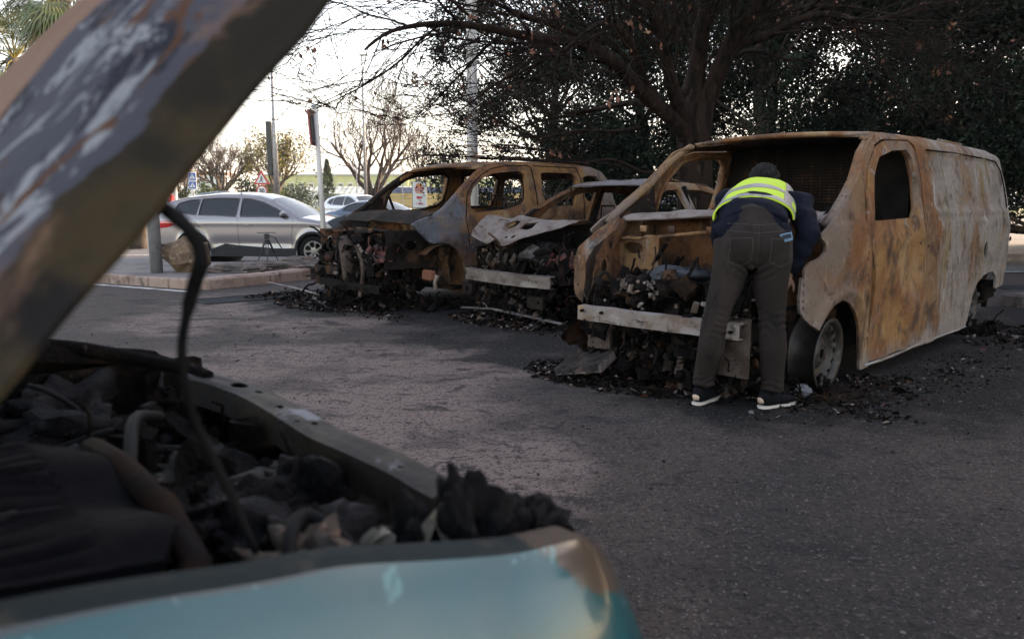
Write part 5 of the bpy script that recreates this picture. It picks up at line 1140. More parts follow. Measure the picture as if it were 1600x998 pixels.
# bonnet
TH = R(49.3)
def hood(u, v, d):
    # u along from hinge, v across
    vv = np.minimum(v, 1.56 - v); prof = .122 * (1 - np.exp(-np.maximum(vv, 0) / .125)) + .008 * np.clip(vv / .78, 0, 1) + .007 * np.exp(-((vv - .33) / .05) ** 2)
    b = prof * (.80 + .2 * np.clip(u / .5, 0, 1)) + .012 * vnoise(u, v, 3.2, 5) * np.clip(vv / .1, 0, 1) + .0035 * vnoise(u, v, 11, 8) + .006
    e = .004 * vnoise(u, v * 0, 7, 2) * np.exp(-vv / .05)
    return [.75 - u * math.cos(TH) + (b + e) * math.sin(TH), -v, .93 + u * math.sin(TH) + (b + e) * math.cos(TH)]
m_hood = mat('blistered_bonnet', (.022, .0185, .0145), .8, 0., [
    ((.048, .033, .018), (3, 3, 3), .52, .64, dict(seed=3, det=8)),
    ((.014, .012, .012), (4, 4, 4), .52, .62, dict(seed=6, det=8)),
    ((.085, .042, .024), (6, 6, 6), .50, .58, dict(seed=44, axis=(1, -.03, -.06), det=8)),
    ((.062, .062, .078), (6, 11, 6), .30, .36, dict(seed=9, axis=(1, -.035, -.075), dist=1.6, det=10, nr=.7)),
    ((.019, .020, .027), (11, 18, 11), .53, .58, dict(seed=12, axis=(1, -.045, -.08), amt=.9, det=10, nr=.7)),
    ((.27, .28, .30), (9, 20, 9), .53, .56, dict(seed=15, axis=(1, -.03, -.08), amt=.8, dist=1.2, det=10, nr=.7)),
    ((.095, .042, .025), (5, 16, 5), .55, .60, dict(seed=18, axis=(1, -.04, -.09), amt=.95, dist=1.4, det=10)),
    ((.20, .11, .075), (3, 3, 3), .12, .24, dict(seed=21, axis=(1, -.30, -.35)))], spec=.06, bump=.15, bscale=26)  # last layer: light on the crown painted in as a tan strip
hd = sheet('bonnet', [(-.03, 0), (.86, .0), (.90, .05), (.93, .4), (.95, .78), (.93, 1.16), (.90, 1.5), (.86, 1.56), (-.03, 1.56)], [], .018, hood, .006, m_hood, fc, sgn=1)
def hin(u, v, d): q = hood(u, v, d); return [q[0] - .022 * math.sin(TH), q[1], q[2] - .022 * math.cos(TH)]
sheet('bonnet_frame', [(.02, .20), (.84, .20), (.86, 1.36), (.02, 1.36)], [[(.14, .28), (.70, .28), (.70, .7), (.14, .7)], [(.14, .86), (.70, .86), (.70, 1.36), (.14, 1.36)]], .03, hin, .01, m_char, fc, sgn=1)
for y in (-.06, -1.5): MB().loft([(.80, y, .90), (.74, y, .95), (.68, y, .99)], (.02, .03), 6).build('bonnet_hinge', m_char, fc)
# black seal torn from the bonnet edge, hanging into the bay
wp = [at(236, 308, .70), at(252, 322, .69), at(285, 348, .69), at(308, 378, .70), at(314, 410, .705), at(302, 450, .72), at(290, 500, .73), at(284, 545, .74), at(290, 600, .75), at(302, 650, .77), at(330, 710, .79), at(365, 780, .81), at(400, 862, .83)]
Mi = Matrix.Translation(Vector((.08, 1.0, 0))) @ Matrix.Rotation(R(220.5), 4, 'Z'); Mi = Mi.inverted()
q = [Mi @ p for p in spline(wp, 4)]; n_ = len(q)
rad = [.0062 * (1.15 if i < n_ * .45 else .78) * (1 + .25 * MN.noise(Vector((i * .5, 0, 0)))) for i in range(n_)]
MB().loft(q, rad, 8).build('torn_bonnet_seal', m_rubber, fc, True)
# slam panel: folded rail with punched holes
rl = spline([(.06, -.075, .715), (.035, -.12, .728), (.02, -.17, .737), (.018, -.32, .742), (.02, -.474, .748), (.035, -.678, .75), (.03, -.85, .755), (.03, -1.026, .76), (.05, -1.17, .768), (.10, -1.29, .78)], 6)
def railmap(u, v, d):
    out = []
    for a, b in zip(u, v):
        k = min(max(a, 0), .9999) * (len(rl) - 1); i = int(k); t = k - i; p = rl[i].lerp(rl[i + 1], t); tg = (rl[i + 1] - rl[i]); tg.z = 0; tg.normalize(); nn_ = Vector((-tg.y, tg.x, 0))
        if nn_.x < 0: nn_ = -nn_
        # v: 0..1 top (front lip to bay lip), 1..2 wall facing the bay
        if b < 0: off, dz = -.045, b * .05
        elif b <= 1: off, dz = -.045 + b * .075, .004 * math.sin(b * math.pi)
        else: off, dz = .030 + .006 * (b - 1), -(b - 1) * .062
        q = p + nn_ * off + Vector((0, 0, dz + .003 * MN.noise(Vector((a * 12, b * 3, 0))))); out.append(tuple(q))
    return np.array(out).T
m_rail = mat('slam_rail', (.058, .045, .033), .65, 0, [((.026, .021, .018), (5, 5, 5), .46, .58), ((.19, .195, .22), (6, 6, 6), .52, .62, dict(axis=(2, .735, .752))), ((.03, .028, .03), 16., .60, .66), ((.03, .026, .024), (4, 4, 4), .40, .55, dict(axis=(1, -.98, -1.1)))], bump=.2, bscale=40, spec=.2)
sheet('slam_panel', [(0, -.6), (1, -.6), (1, 2), (0, 2)], [circ(.86, .45, .022, .26, 14), circ(.80, .35, .010, .13, 10), circ(.70, .6, .009, .13, 10), circ(.60, .4, .008, .10, 8), circ(.62, .75, .006, .08, 8), circ(.47, .45, .007, .1, 8), circ(.40, .6, .006, .08, 8), circ(.33, .4, .006, .08, 8)], .02, railmap, .004, m_rail, fc, sgn=1)
MB().loft(spline([(.07, -1.24, .775), (.10, -1.32, .79), (.19, -1.50, .805), (.37, -1.60, .845), (.7, -1.60, .885), (1.2, -1.60, .93)], 5), [(.016, .02)] * 26, 8).build('far_wing_rail', m_char, fc, True)
# charred headlamp lumps at the near corner
mb = MB(); mb.ball((.105, -.085, .745), .060, 6, .75, (.8, 1, 1.5), 1.6, 4); mb.ball((.16, -.12, .725), .05, 5, .75, (1, 1, 1.4), 1.8, 5); mb.ball((.055, -.075, .735), .045, 5, .8, (1, .8, 1.2), 2, 9); mb.ball((.02, -.06, .735), .035, 5, .8, (1, .8, 1.2), 2, 10); mb.ball((-.01, -.10, .715), .05, 5, .8, (1, 1.3, 1.), 2, 12)
mb.build('melted_headlamp', mat('melted_black', (.009, .008, .009), .6, 0, [((.07, .058, .05), 18., .60, .68)], bump=1., bscale=70, spec=.15), fc, True)
rnd = random.Random(8); mb = MB()
for k in range(90):
    t = rnd.random(); mb.ball((-.015 - .05 * t + rnd.uniform(-.015, .02), -.02 - .55 * t, .745 - .07 * t + rnd.uniform(-.01, .015)), rnd.uniform(.004, .013), 1, .9, seed=k)
mb.build('crust', m_char, fc, True)
# engine bay contents
junkpart('engine_remains', fc, (.45, -.85, .55), (.75, 1.2, .34), 420, 81, m_char, .06)
m_soft = mat('soft_char', (.006, .0055, .0065), .62, 0, [((.035, .032, .036), 10., .54, .66), ((.16, .11, .08), 30., .68, .74)], bump=1., bscale=34, spec=.08)
mb = MB(); rnd = random.Random(18)
for k in range(70): mb.ball((rnd.uniform(.12, .95), rnd.uniform(-1.5, -.12), rnd.uniform(.48, .69)), rnd.uniform(.05, .12), 4, .8, (rnd.uniform(.8, 1.6), rnd.uniform(.8, 1.6), rnd.uniform(.4, .8)), 1.5, k)
mb.build('melted_plastic', m_soft, fc, True)
mb = MB(); rnd = random.Random(28)
for k in range(14):
    p = Vector((rnd.uniform(.15, .9), rnd.uniform(-1.4, -.2), rnd.uniform(.66, .76))); d_ = Vector((rnd.uniform(-1, 1), rnd.uniform(-1, 1), rnd.uniform(-.2, .2))).normalized(); pp = [p]
    for i in range(5): d_ = (d_ + Vector([rnd.uniform(-.5, .5) for _ in range(3)])).normalized(); pp.append(pp[-1] + d_ * .07); pp[-1].z = min(pp[-1].z, .80)
    mb.loft(spline(pp, 3), rnd.uniform(.004, .014), 6)
o = mb.build('burnt_hoses', m_rubber, fc, True); o['kind'] = 'stuff'
hose('radiator_hose', fc, [(.46, -.45, .74), (.40, -.66, .79), (.34, -.86, .80), (.26, -1.0, .76)], .012, m_rubber)
hose('coolant_loop', fc, [(.36, -.10, .72), (.33, -.18, .78), (.27, -.25, .78), (.24, -.17, .74), (.30, -.10, .74)], .010, m_rubber)
MB().ball((.30, -.20, .72), .06, 3, .9, (1, 1.3, .8), 3, 44).build('ash_lump', mat('warm_ash', (.11, .075, .055), .8, 0, [((.32, .17, .12), 24., .55, .63), ((.02, .02, .02), 12., .5, .6)], bump=1., bscale=60), fc, True)
# ribbed air box
def rib(u, v, d):
    z = .780 + .022 * vnoise(u, v, 6, 4) + .010 * np.sin(v * 150 + 3 * u) * np.clip((.30 - np.abs(v - .30)) / .1, 0, 1) * (u > .10) - .02 * np.clip(-u + .02, 0, 1)
    return [.44 + u, -.20 - v, z - .10 * np.clip(.08 - u, 0, 1) + .06 * u]
sheet('air_filter_box', [(0, .08), (.04, .0), (.5, .0), (.5, .62), (.10, .60), (.0, .50)], [], .008, rib, .02, mat('slate_char', (.005, .005, .007), .85, 0, [((.014, .013, .014), 5., .45, .6)], bump=.3, spec=.04), fc, sgn=1)
MB().loft([(.43, -.80, .775), (.425, -.62, .79), (.42, -.40, .785), (.43, -.24, .76), (.47, -.19, .74)], (.022, .02), 8).build('air_box_edge', mat('brown_edge', (.022, .011, .008), .8, 0, [((.012, .010, .010), 6., .45, .6)], bump=.3, spec=.04), fc, True)
# crumpled pale insulation
mb = MB(); vs = []; nn = 60
for i in range(nn):
    t = i / (nn - 1); x = .335 - .20 * t; y = -.115 + .045 * t
    zz = .775 + .016 * math.sin(t * 17) + .010 * math.sin(t * 31 + 1) + .012 * t
    for j in range(6): f_ = j / 5; vs.append((x + .012 * math.sin(t * 23 + j), y - .055 * f_, zz - .05 * f_ ** 1.3 + .010 * math.sin(t * 26 + j * 1.3)))
mb.add(vs, [(i * 6 + j, i * 6 + j + 1, i * 6 + 7 + j, i * 6 + 6 + j) for i in range(nn - 1) for j in range(5)])
mb.build('crumpled_insulation', mat('insulation', (.20, .175, .14), .7, 0, [((.07, .06, .045), 9., .48, .60), ((.5, .48, .44), 22., .62, .70)], bump=.5), fc, True)
mb = MB(); mb.box((.6, -.8, .30), (1.2, 1.45, .05)); mb.box((.15, -.8, .42), (.05, 1.3, .5)); mb.build('undertray', m_char, fc)
plate('inner_wing', fc, (.6, -.05, .50), (1.2, .55), RX90, m_char, crum=.03, seed=3)
plate('inner_wing', fc, (.6, -1.52, .56), (1.2, .45), RX90, m_char, crum=.03, seed=4)

# ================================================================ people
def remesh(o, vox, sm=6, dec=None):
    m_ = o.modifiers.new('r', 'REMESH'); m_.mode = 'VOXEL'; m_.voxel_size = vox
    s_ = o.modifiers.new('s', 'SMOOTH'); s_.iterations = sm; s_.factor = .5
    dg = bpy.context.evaluated_depsgraph_get(); me = bpy.data.meshes.new_from_object(o.evaluated_get(dg)); mats_ = list(o.data.materials)
    o.modifiers.clear(); o.data = me; me.materials.clear()
    for q in mats_: me.materials.append(q)
    me.polygons.foreach_set('use_smooth', [True] * len(me.polygons)); me.polygons.foreach_set('material_index', [0] * len(me.polygons)); me.update(); return o
def wrinkle(o, f):
    me = o.data; n = len(me.vertices); c = np.empty(n * 3, 'f'); nn_ = np.empty(n * 3, 'f'); me.vertices.foreach_get('co', c); me.vertices.foreach_get('normal', nn_)
    c = c.reshape(-1, 3); nn_ = nn_.reshape(-1, 3); d = np.array([f(*p) for p in c.tolist()], 'f')[:, None]; me.vertices.foreach_set('co', (c + nn_ * d).ravel()); me.update()
PO = Vector((1.42, 4.47, 0))
per = thing('person', 'person in yellow hi-vis vest and dark jeans bending over the van engine bay', 'person', PO)
def L_(x, y, z): return Vector((x, y, z)) - PO
m_skin = mat('skin', (.36, .20, .14), .5); m_jean = mat('dark_jeans', (.021, .015, .0135), .9, 0, [((.040, .029, .026), (4, 4, 1.6), .46, .64), ((.011, .009, .009), (9, 9, 5), .55, .68), ((.05, .04, .038), (120, 120, 120), .58, .7, dict(amt=.5))], bump=.35, bscale=120, spec=.2)
m_navy = mat('navy_jacket', (.005, .0065, .014), .85, 0, [((.008, .010, .019), 6., .48, .62)], bump=.4, bscale=30, spec=.1)
m_sleeve = mat('black_sleeve', (.008, .009, .013), .75, bump=.4, bscale=30, spec=.25)
m_vest = mat('hivis_yellow', (.50, .72, .03), .7, 0, [((.50, .72, .03), 5., .48, .62)], bump=.35, bscale=26)
m_refl = mat('reflective_tape', (.30, .275, .27), .45, .2, [((.22, .20, .20), 7., .5, .62)], bump=.2, bscale=40)
hipL, hipR = L_(1.305, 4.50, .93), L_(1.535, 4.47, .93); knL, knR = L_(1.225, 4.50, .53), L_(1.55, 4.45, .52); anL, anR = L_(1.185, 4.56, .155), L_(1.575, 4.46, .145)
waist = L_(1.42, 4.52, 1.11); chest = L_(1.575, 4.87, 1.215); neck = L_(1.655, 5.07, 1.285); head = L_(1.69, 5.17, 1.37)
shL, shR = L_(1.42, 4.99, 1.25), L_(1.82, 4.84, 1.235)
# hidden skin body: one continuous figure
b_ = MB(); b_.loft([hipL + Vector((.1, 0, 0)), waist, chest, neck, (neck + head) / 2], [(.12, .08), (.12, .05), (.13, .07), (.05, .05), (.05, .05)], 12, up=(0, 0, 1))
for h_, k_, a_ in ((hipL, knL, anL), (hipR, knR, anR)): b_.loft([h_ + Vector((0, 0, .05)), h_, k_, a_], [.08, .085, .05, .036], 10, up=(0, 1, 0)); 
b_.ball((hipL + hipR) / 2 + Vector((0, 0, .03)), .13, 2, 0, (1.2, .9, .9)); b_.ball(head, .095, 2, 0, (.85, 1.05, 1.15))
b_.ball(head + Vector((.01, .10, -.045)), .02, 1); b_.ball(head + Vector((.085, .0, -.01)), .022, 1, 0, (.5, 1, 1.4)); b_.ball(head + Vector((-.085, .0, -.01)), .022, 1, 0, (.5, 1, 1.4))
elR, haR = L_(1.80, 4.60, 1.045), L_(1.70, 4.62, .80); elL, haL = L_(1.40, 5.12, 1.02), L_(1.48, 5.24, .82)
for s_, e_, h_ in ((shR, elR, haR), (shL, elL, haL)): b_.loft([s_, e_, h_], [.045, .036, .024], 8)
def hand(mb, w_, d):
    d = d.normalized(); sd2 = d.cross(Vector((0, 1, 0))).normalized(); up_ = d.cross(sd2)
    mb.loft([w_, w_ + d * .05, w_ + d * .09], [(.024, .016), (.04, .016), (.038, .013)], 8, up=up_)
    for k, (o_, l_) in enumerate(((-.028, .065), (-.010, .078), (.010, .073), (.028, .058))):
        p = w_ + d * .085 + sd2 * o_; mb.loft([p, p + d * l_ * .5 + up_ * .012, p + d * l_ * .9 + up_ * .034], [.0085, .008, .006], 6)
    p = w_ + d * .03 + sd2 * .032; mb.loft([p, p + d * .03 + sd2 * .025 + up_ * .01, p + d * .058 + sd2 * .03 + up_ * .022], [.011, .0095, .007], 6)
for e_, h_ in ((elR, haR), (elL, haL)): hand(b_, h_, h_ - e_)
bo = b_.build('body', m_skin, per, True); remesh(bo, .0055, 2)
# jeans
j = MB()
def leg(h_, k_, a_, sx):
    top = h_ + Vector((sx * -.01, .0, .10)); m1 = h_.lerp(k_, .45) + Vector((sx * .012, -.01, 0)); m2 = k_.lerp(a_, .4) + Vector((0, -.015, 0)); ak = a_ + Vector((0, 0, .02))
    j.loft([top, h_ + Vector((0, -.02, -.02)), m1, h_.lerp(k_, .8), k_, m2, k_.lerp(a_, .75), ak, a_ + Vector((0, 0, -.035))], [(.100, .11), (.112, .118), (.098, .105), (.080, .086), (.080, .082), (.080, .082), (.070, .072), (.064, .068), (.068, .074)], 16, up=(0, 1, 0))
leg(hipL, knL, anL, 1); leg(hipR, knR, anR, -1)
j.loft([(hipL + hipR) / 2 + Vector((0, .0, -.07)), (hipL + hipR) / 2 + Vector((0, -.01, .03)), (hipL + hipR) / 2 + Vector((-.003, .005, .12)), waist + Vector((0, .01, .02)), waist + Vector((.01, .08, .05))], [(.10, .10), (.168, .13), (.176, .135), (.160, .118), (.150, .105)], 18, up=(0, 1, 0))
for sx in (-1, 1): j.ball((hipL + hipR) / 2 + Vector((sx * .088, -.055, .05)), .112, 2, 0, (1, .9, 1.15))
jo = j.build('jeans', m_jean, per, True); remesh(jo, .009, 5)
def jw(x, y, z):
    d = 0.
    for k_, a_ in ((knL, anL), (knR, anR)):
        if abs(x - k_.x) < .16:
            w_ = math.exp(-((z - k_.z - .02) / .10) ** 2); d += .0042 * w_ * (.4 + MN.noise(Vector((x * 14, y * 14, z * 9)))) * 1.6 * math.sin(z * 130 + 11 * MN.noise(Vector((x * 9, y * 9, z * 4))) + x * 12)
            w_ = math.exp(-((z - a_.z + .0) / .06) ** 2); d += .004 * w_ * math.sin(z * 170 + 9 * MN.noise(Vector((x * 12, y * 12, 3))))
    w_ = math.exp(-((z - .84) / .05) ** 2) * math.exp(-(abs(x - (hipL.x + hipR.x) / 2) / .12) ** 2); d += .007 * w_ * math.sin(z * 130 - abs(x - .005) * 90)
    d += .005 * MN.noise(Vector((x * 14, y * 14, z * 7))) ; d -= .010 * math.exp(-((x - (hipL.x + hipR.x) / 2) / .010) ** 2) * (.78 < z < 1.1) * (y < 0.02)
    return d
wrinkle(jo, jw)
def onback(x, z, off=.0):
    """point on the seat of the jeans seen from behind"""
    ok, loc, nrm, i = jo.ray_cast(Vector((x, -1, z)), Vector((0, 1, 0)))
    return (loc + nrm * off) if ok else Vector((x, -.12, z))
def seam(name, pts, r, m, parent): q = [onback(x, z, r * .3) for x, z in dense(pts, .012)]; return MB().loft(q, r * .62, 5).build(name, m, parent, True)
m_thread = mat('jean_thread', (.07, .057, .05), .8)
cx = (hipL.x + hipR.x) / 2
for s_, px_ in ((-1, cx - .105), (1, cx + .125)):
    pk = [(px_ - .06, 1.03), (px_ + .065, 1.035 if s_ < 0 else 1.02), (px_ + .062, .90), (px_ + .0, .868), (px_ - .062, .895), (px_ - .06, 1.03)]
    po = seam('pocket_seam', pk, .0022, m_thread, jo)
seam('yoke_seam', [(cx - .19, 1.075), (cx, 1.06), (cx + .19, 1.075)], .0022, m_thread, jo); seam('belt_seam', [(cx - .17, 1.115), (cx, 1.105), (cx + .17, 1.115)], .0025, m_thread, jo); seam('back_seam', [(cx, 1.11), (cx, .86)], .0025, m_thread, jo)
ph = onback(cx + .15, 1.03, .006)
t = thing('mobile_phone', 'blue phone sticking out of the person\'s right back pocket', 'phone', PO + ph, 0)
MB().box((0, 0, .004), (.072, .009, .05), rotm(0, -.22, 0), bev=.003).build('phone_body', mat('phone_blue', (.08, .20, .32), .25, coat=.5), t); MB().box((.0, -.006, .01), (.05, .002, .025), rotm(0, -.22, 0)).build('phone_screen', mat('phone_dark', (.02, .03, .05), .1), t)
# jacket
k = MB(); k.loft([waist + Vector((0, -.04, .005)), waist + Vector((.005, .02, .045)), waist.lerp(chest, .45) + Vector((0, 0, .03)), chest, chest.lerp(neck, .6), neck], [(.195, .085), (.205, .105), (.20, .12), (.205, .115), (.16, .09), (.075, .07)], 18, up=(0, 0, 1))
k.ball(shR, .085, 2, 0, (1.1, 1.1, .9)); k.ball(shL, .085, 2, 0, (1.1, 1.1, .9))
for s_, e_, h_ in ((shR, elR, haR), (shL, elL, haL)): k.loft([s_.lerp(chest, .3), s_, s_.lerp(e_, .5), e_, e_.lerp(h_, .5), h_ + (e_ - h_) * .04], [.085, .084, .076, .066, .058, .045], 12, up=(0, 1, 0))
ko = k.build('jacket', m_navy, per, True); remesh(ko, .010, 5)
wrinkle(ko, lambda x, y, z: .010 * MN.noise(Vector((x * 8, y * 8, z * 8))) + .004 * math.sin(z * 60 + 5 * MN.noise(Vector((x * 6, y * 6, z * 6)))) * (x > .24))
MB().loft([waist + Vector((.20 * math.cos(a), -.055 + .0 * math.sin(a), -.02 - .03 * math.cos(a * 2) + .05 * math.sin(a))) for a in np.linspace(math.pi, 2 * math.pi, 2)] if False else [waist + Vector((x, -.09 + .9 * x * x, .045 - 2.2 * x * x)) for x in np.linspace(-.215, .215, 15)], (.012, .055), 8, up=(0, .4, 1)).build('jacket_hem', m_navy, per, True)
# vest shell over the back
def vpt(u, v, off):
    """u -1..1 across the back, v 0 (hem) .. 1 (shoulders)"""
    c = waist.lerp(chest, .10).lerp(chest.lerp(neck, .55), v) ; c = c + Vector((.0, .0, .022 * (1 - v))); wv = .232 - .012 * v - .05 * max(0, v - .75) ** 1; a = u * 1.70
    return c + Vector((math.sin(a) * wv, -.0 + (1 - math.cos(a)) * -.02, math.cos(a) * (.136 - .02 * (1 - v)) - .0)) + Vector((math.sin(a), -.35, math.cos(a))).normalized() * off + Vector((0, 0, .006 * MN.noise(Vector((u * 3, v * 4, 1)))))
def vsheet(name, ol, off, m, th=.004, parent=per): return sheet(name, ol, [], .045, lambda u, v, d: np.array([tuple(vpt(a, b, off)) for a, b in zip(u, v)]).T, th, m, parent, sgn=1)
ve = vsheet('hivis_vest', [(-1, 0), (1, 0), (1, .8), (.85, 1.0), (.3, 1.02), (0, .98), (-.3, 1.02), (-.85, 1.0), (-1, .8)], .012, m_vest, .008)
vsheet('reflective_band', [(-1, .03), (1, .03), (1, .17), (-1, .17)], .0155, m_refl, .003, ve)
vsheet('reflective_band', [(-1, .42), (-.5, .46), (.6, .44), (1, .40), (1, .55), (.6, .60), (-.5, .62), (-1, .56)], .0155, m_refl, .003, ve)
for u_ in (-.66, .56): vsheet('reflective_brace', [(u_ - .09, .17), (u_ + .11, .17), (u_ + .12, 1.0), (u_ - .10, 1.0)], .0165, m_refl, .003, ve)
# hair
h_ = MB(); h_.ball(head + Vector((0, -.015, .012)), .106, 8, .16, (.92, 1.08, 1.08), 5, 3); ho = h_.build('hair', mat('black_hair', (.007, .006, .006), .75, bump=1., bscale=120, spec=.3), per, True)
# shoes
def shoe(a_, ang, lift=0.):
    M_ = rotm(0, 0, ang); o = Vector((a_.x, a_.y, 0)); z = lift
    def P(x, y, zz): return o + M_ @ Vector((x, y, zz + z))
    mb = MB(); mb.loft([P(-.075, 0, .050), P(-.055, 0, .062), P(.0, 0, .062), P(.07, 0, .052), P(.13, 0, .042), P(.185, .0, .032), P(.207, 0, .024)], [(.026, .036), (.038, .058), (.042, .060), (.044, .042), (.046, .030), (.036, .019), (.012, .008)], 12, up=(0, 0, 1))
    sh = mb.build('shoe', m_shoe, per, True)
    mb = MB(); pr_ = [(-.085, .0), (-.075, .028), (-.03, .036), (.04, .036), (.10, .046), (.16, .043), (.20, .024), (.212, 0)]
    ol = [(x, y) for x, y in pr_] + [(x, -y) for x, y in pr_[::-1]]; n = len(ol)
    mb.add([P(x, y, .0) for x, y in ol] + [P(x * 1.0, y * 1.02, .017) for x, y in ol], [tuple(range(n))[::-1], tuple(range(n, 2 * n))] + [(i, (i + 1) % n, (i + 1) % n + n, i + n) for i in range(n)])
    mb.build('sole', m_sole, sh)
    mb = MB(); mb.loft([P(-.076, 0, .034), P(-.074, 0, .060), P(-.066, 0, .088)], [(.020, .014), (.026, .016), (.018, .014)], 10, up=M_ @ Vector((1, 0, 0))); mb.build('heel_patch', m_heel, sh, True)
    mb = MB(); mb.loft([P(-.015, 0, .08), P(-.012, 0, .12), P(-.005, 0, .17)], [(.040, .052), (.036, .044), (.036, .040)], 12, up=M_ @ Vector((1, 0, 0))); mb.build('ankle_sock', m_shoe, sh, True)
m_shoe = mat('navy_trainer', (.006, .0065, .010), .75, bump=.2, bscale=60, spec=.1); m_sole = mat('white_sole', (.62, .55, .50), .6); m_heel = mat('beige_heel', (.62, .45, .36), .6)
shoe(anL + Vector((0, .03, 0)), R(48)); shoe(anR + Vector((.0, .03, 0)), R(28))

def standing(label, x, y, z0, rz, jacket, legs, hair, Hh=1.72, bend=0., vest=None):
    t = thing('person', label, 'person', (x, y, z0), rz); s_ = Hh / 1.72; b = MB()
    for q in (-1, 1): b.loft([(q * .08, 0, .9), (q * .09, 0, .48), (q * .09, .02, .06)], [.085, .055, .038], 8); b.loft([(q * .09, -.06, .03), (q * .09, .10, .03)], [.035, .035], 6); b.loft([(q * .19, bend * .5, 1.38), (q * .25, bend * .6 + .02, 1.12), (q * .22, bend + .10, .88)], [.045, .036, .026], 8); b.ball((q * .22, bend + .12, .84), .035, 1)
    b.loft([(0, 0, .86), (0, bend * .2, 1.1), (0, bend * .5, 1.36), (0, bend * .7, 1.46), (0, bend * .8, 1.54)], [(.15, .11), (.14, .10), (.18, .11), (.07, .06), (.05, .05)], 10, up=(0, 1, 0)); b.ball((0, bend * .9, 1.61), .098, 2, 0, (.85, 1, 1.15))
    remesh(b.build('body', m_skin, t, True), .02, 2)
    j = MB(); 
    for q in (-1, 1): j.loft([(q * .085, 0, .92), (q * .09, 0, .48), (q * .09, .02, .08)], [.10, .075, .06], 9)
    j.ball((0, 0, .92), .16, 2, 0, (1.1, .8, .8)); remesh(j.build('trousers', legs, t, True), .02, 2)
    j = MB(); j.loft([(0, 0, .86), (0, bend * .2, 1.1), (0, bend * .5, 1.38), (0, bend * .65, 1.47)], [(.19, .13), (.185, .13), (.20, .13), (.09, .08)], 12, up=(0, 1, 0))
    for q in (-1, 1): j.loft([(q * .16, bend * .45, 1.40), (q * .25, bend * .6 + .02, 1.12), (q * .225, bend + .08, .92)], [.065, .058, .045], 8)
    remesh(j.build('jacket', jacket, t, True), .02, 2)
    MB().ball((0, bend * .9 - .01, 1.64), .108, 2, 0, (.9, 1, 1.)).build('hair', hair, t, True); t.scale = (s_, s_, s_); return t
m_jred = mat('red_jacket', (.42, .02, .02), .8, bump=.3); m_dkc = mat('dark_cloth', (.02, .022, .03), .8); m_hair2 = mat('dark_hair', (.02, .015, .012), .8)
q = at(267, 300, 34); standing('person in a red jacket walking beside the thin grey pole at the left', q.x, 34, Z(34), 2., m_jred, m_dkc, m_hair2, 1.72)
q = at(406, 300, 52); standing('person in pale green hi-vis top crouching by the verge, left of the lamp post', q.x, 52, Z(52), 1., mat('pale_hivis', (.45, .62, .12), .8), m_dkc, m_hair2, 1.5, .25)
q = at(1098, 280, 14.5); standing('dark-clothed person mostly hidden behind the bare trunk, seen through the van', q.x, 14.5, Z(14.5), .5, mat('navy_cloth', (.012, .018, .04), .8), m_dkc, m_dkc, 1.72)

# ================================================================ street furniture
def pole(name, label, cat, px, Y, top_py, r0, r1, m=m_galv, base=None, lean=0., group=None):
    q = at(px, 323, Y); z0 = Z(Y) if base is None else base; h_ = CH + (323 - top_py) * Y / F - z0
    t = thing(name, label, cat, (q.x, Y, z0), 0, group)
    MB().loft([(0, 0, -.05), (lean * .5, 0, h_ * .5), (lean, 0, h_)], [r0, (r0 + r1) / 2, r1], 12).build('post', m, t, True)
    return t, h_
m_conc = mat('pale_pole', (.72, .68, .65), .8, 0, [((.28, .25, .24), (2, 2, .5), .45, .62)], bump=.3, bscale=30)
t, h_ = pole('utility_pole', 'tall thick pale concrete utility pole rising behind the people carrier', 'pole', 738, 16.2, -160, .112, .092, m_conc)
mb = MB()
for k in range(14): mb.box((.105, 0, 1.5 + k * .45), (.03, .05, .012))
mb.build('cable_clips', m_galv, t); MB().loft([(.12, 0, 0), (.11, 0, 4), (.10, 0, h_)], .012, 5).build('cable', m_conc, t)
t, h_ = pole('street_lamp', 'tall grey street lamp with a dark box on its side, left of the far trees', 'street lamp', 434, 45, 112, .22, .06, m_galv)
mb = MB(); mb.box((-.32, 0, 4.0), (.30, .25, 3.1), bev=.03); mb.build('signal_box', m_black, t); MB().box((0, 0, .25), (.6, .5, .5), bev=.03).build('base_plate', m_galv, t)
MB().loft([(0, 0, h_), (.15, 0, h_ + .4), (.7, 0, h_ + .6)], [.06, .05, .04], 8).build('arm', m_galv, t); MB().box((1.0, 0, h_ + .6), (.6, .25, .12), bev=.03).build('lamp_head', m_galv, t)
t, h_ = pole('street_lamp', 'very slim tall street lamp standing in front of the lone black tree', 'street lamp', 572, 44, 98, .11, .04, m_galv)
MB().box((.1, 0, h_), (.5, .18, .08), bev=.02).build('lamp_head', m_galv, t)
t, h_ = pole('sign_post', 'grey post with a red-edged sign seen edge-on, in front of the silver car', 'sign post', 506, 14, 178, .05, .045, m_conc, .12, -.09)
MB().box((-.15, 0, h_ - .32), (.03, .45, .62), rotm(0, -.06, 0)).build('sign_plate', mat('sign_red', (.30, .04, .05), .5), t); MB().box((-.12, 0, h_ - .3), (.02, .40, .58), rotm(0, -.06, 0)).build('sign_back', m_black, t)
for dx in (-.13, -.06): MB().box((dx, 0, h_ + .06), (.055, .06, .09), bev=.012).build('lamp', m_white, t)
MB().box((-.09, 0, h_ - .005), (.16, .05, .02)).build('bracket', m_galv, t)
t, h_ = pole('bollard_post', 'thick grey steel post on the kerbed island behind the raised bonnet', 'post', 238, 12.5, 60, .098, .095, m_galv, .12)
MB().lathe([(.001, h_ + .03), (.07, h_ + .02), (.10, h_ - .01)], 14, 'z').build('cap', m_galv, t)
t, h_ = pole('thin_post', 'thin pale grey post beside the person in red', 'post', 275, 36, 262, .11, .09, m_conc)
MB().lathe([(.001, h_ + .03), (.09, h_)], 10, 'z').build('cap', m_conc, t)
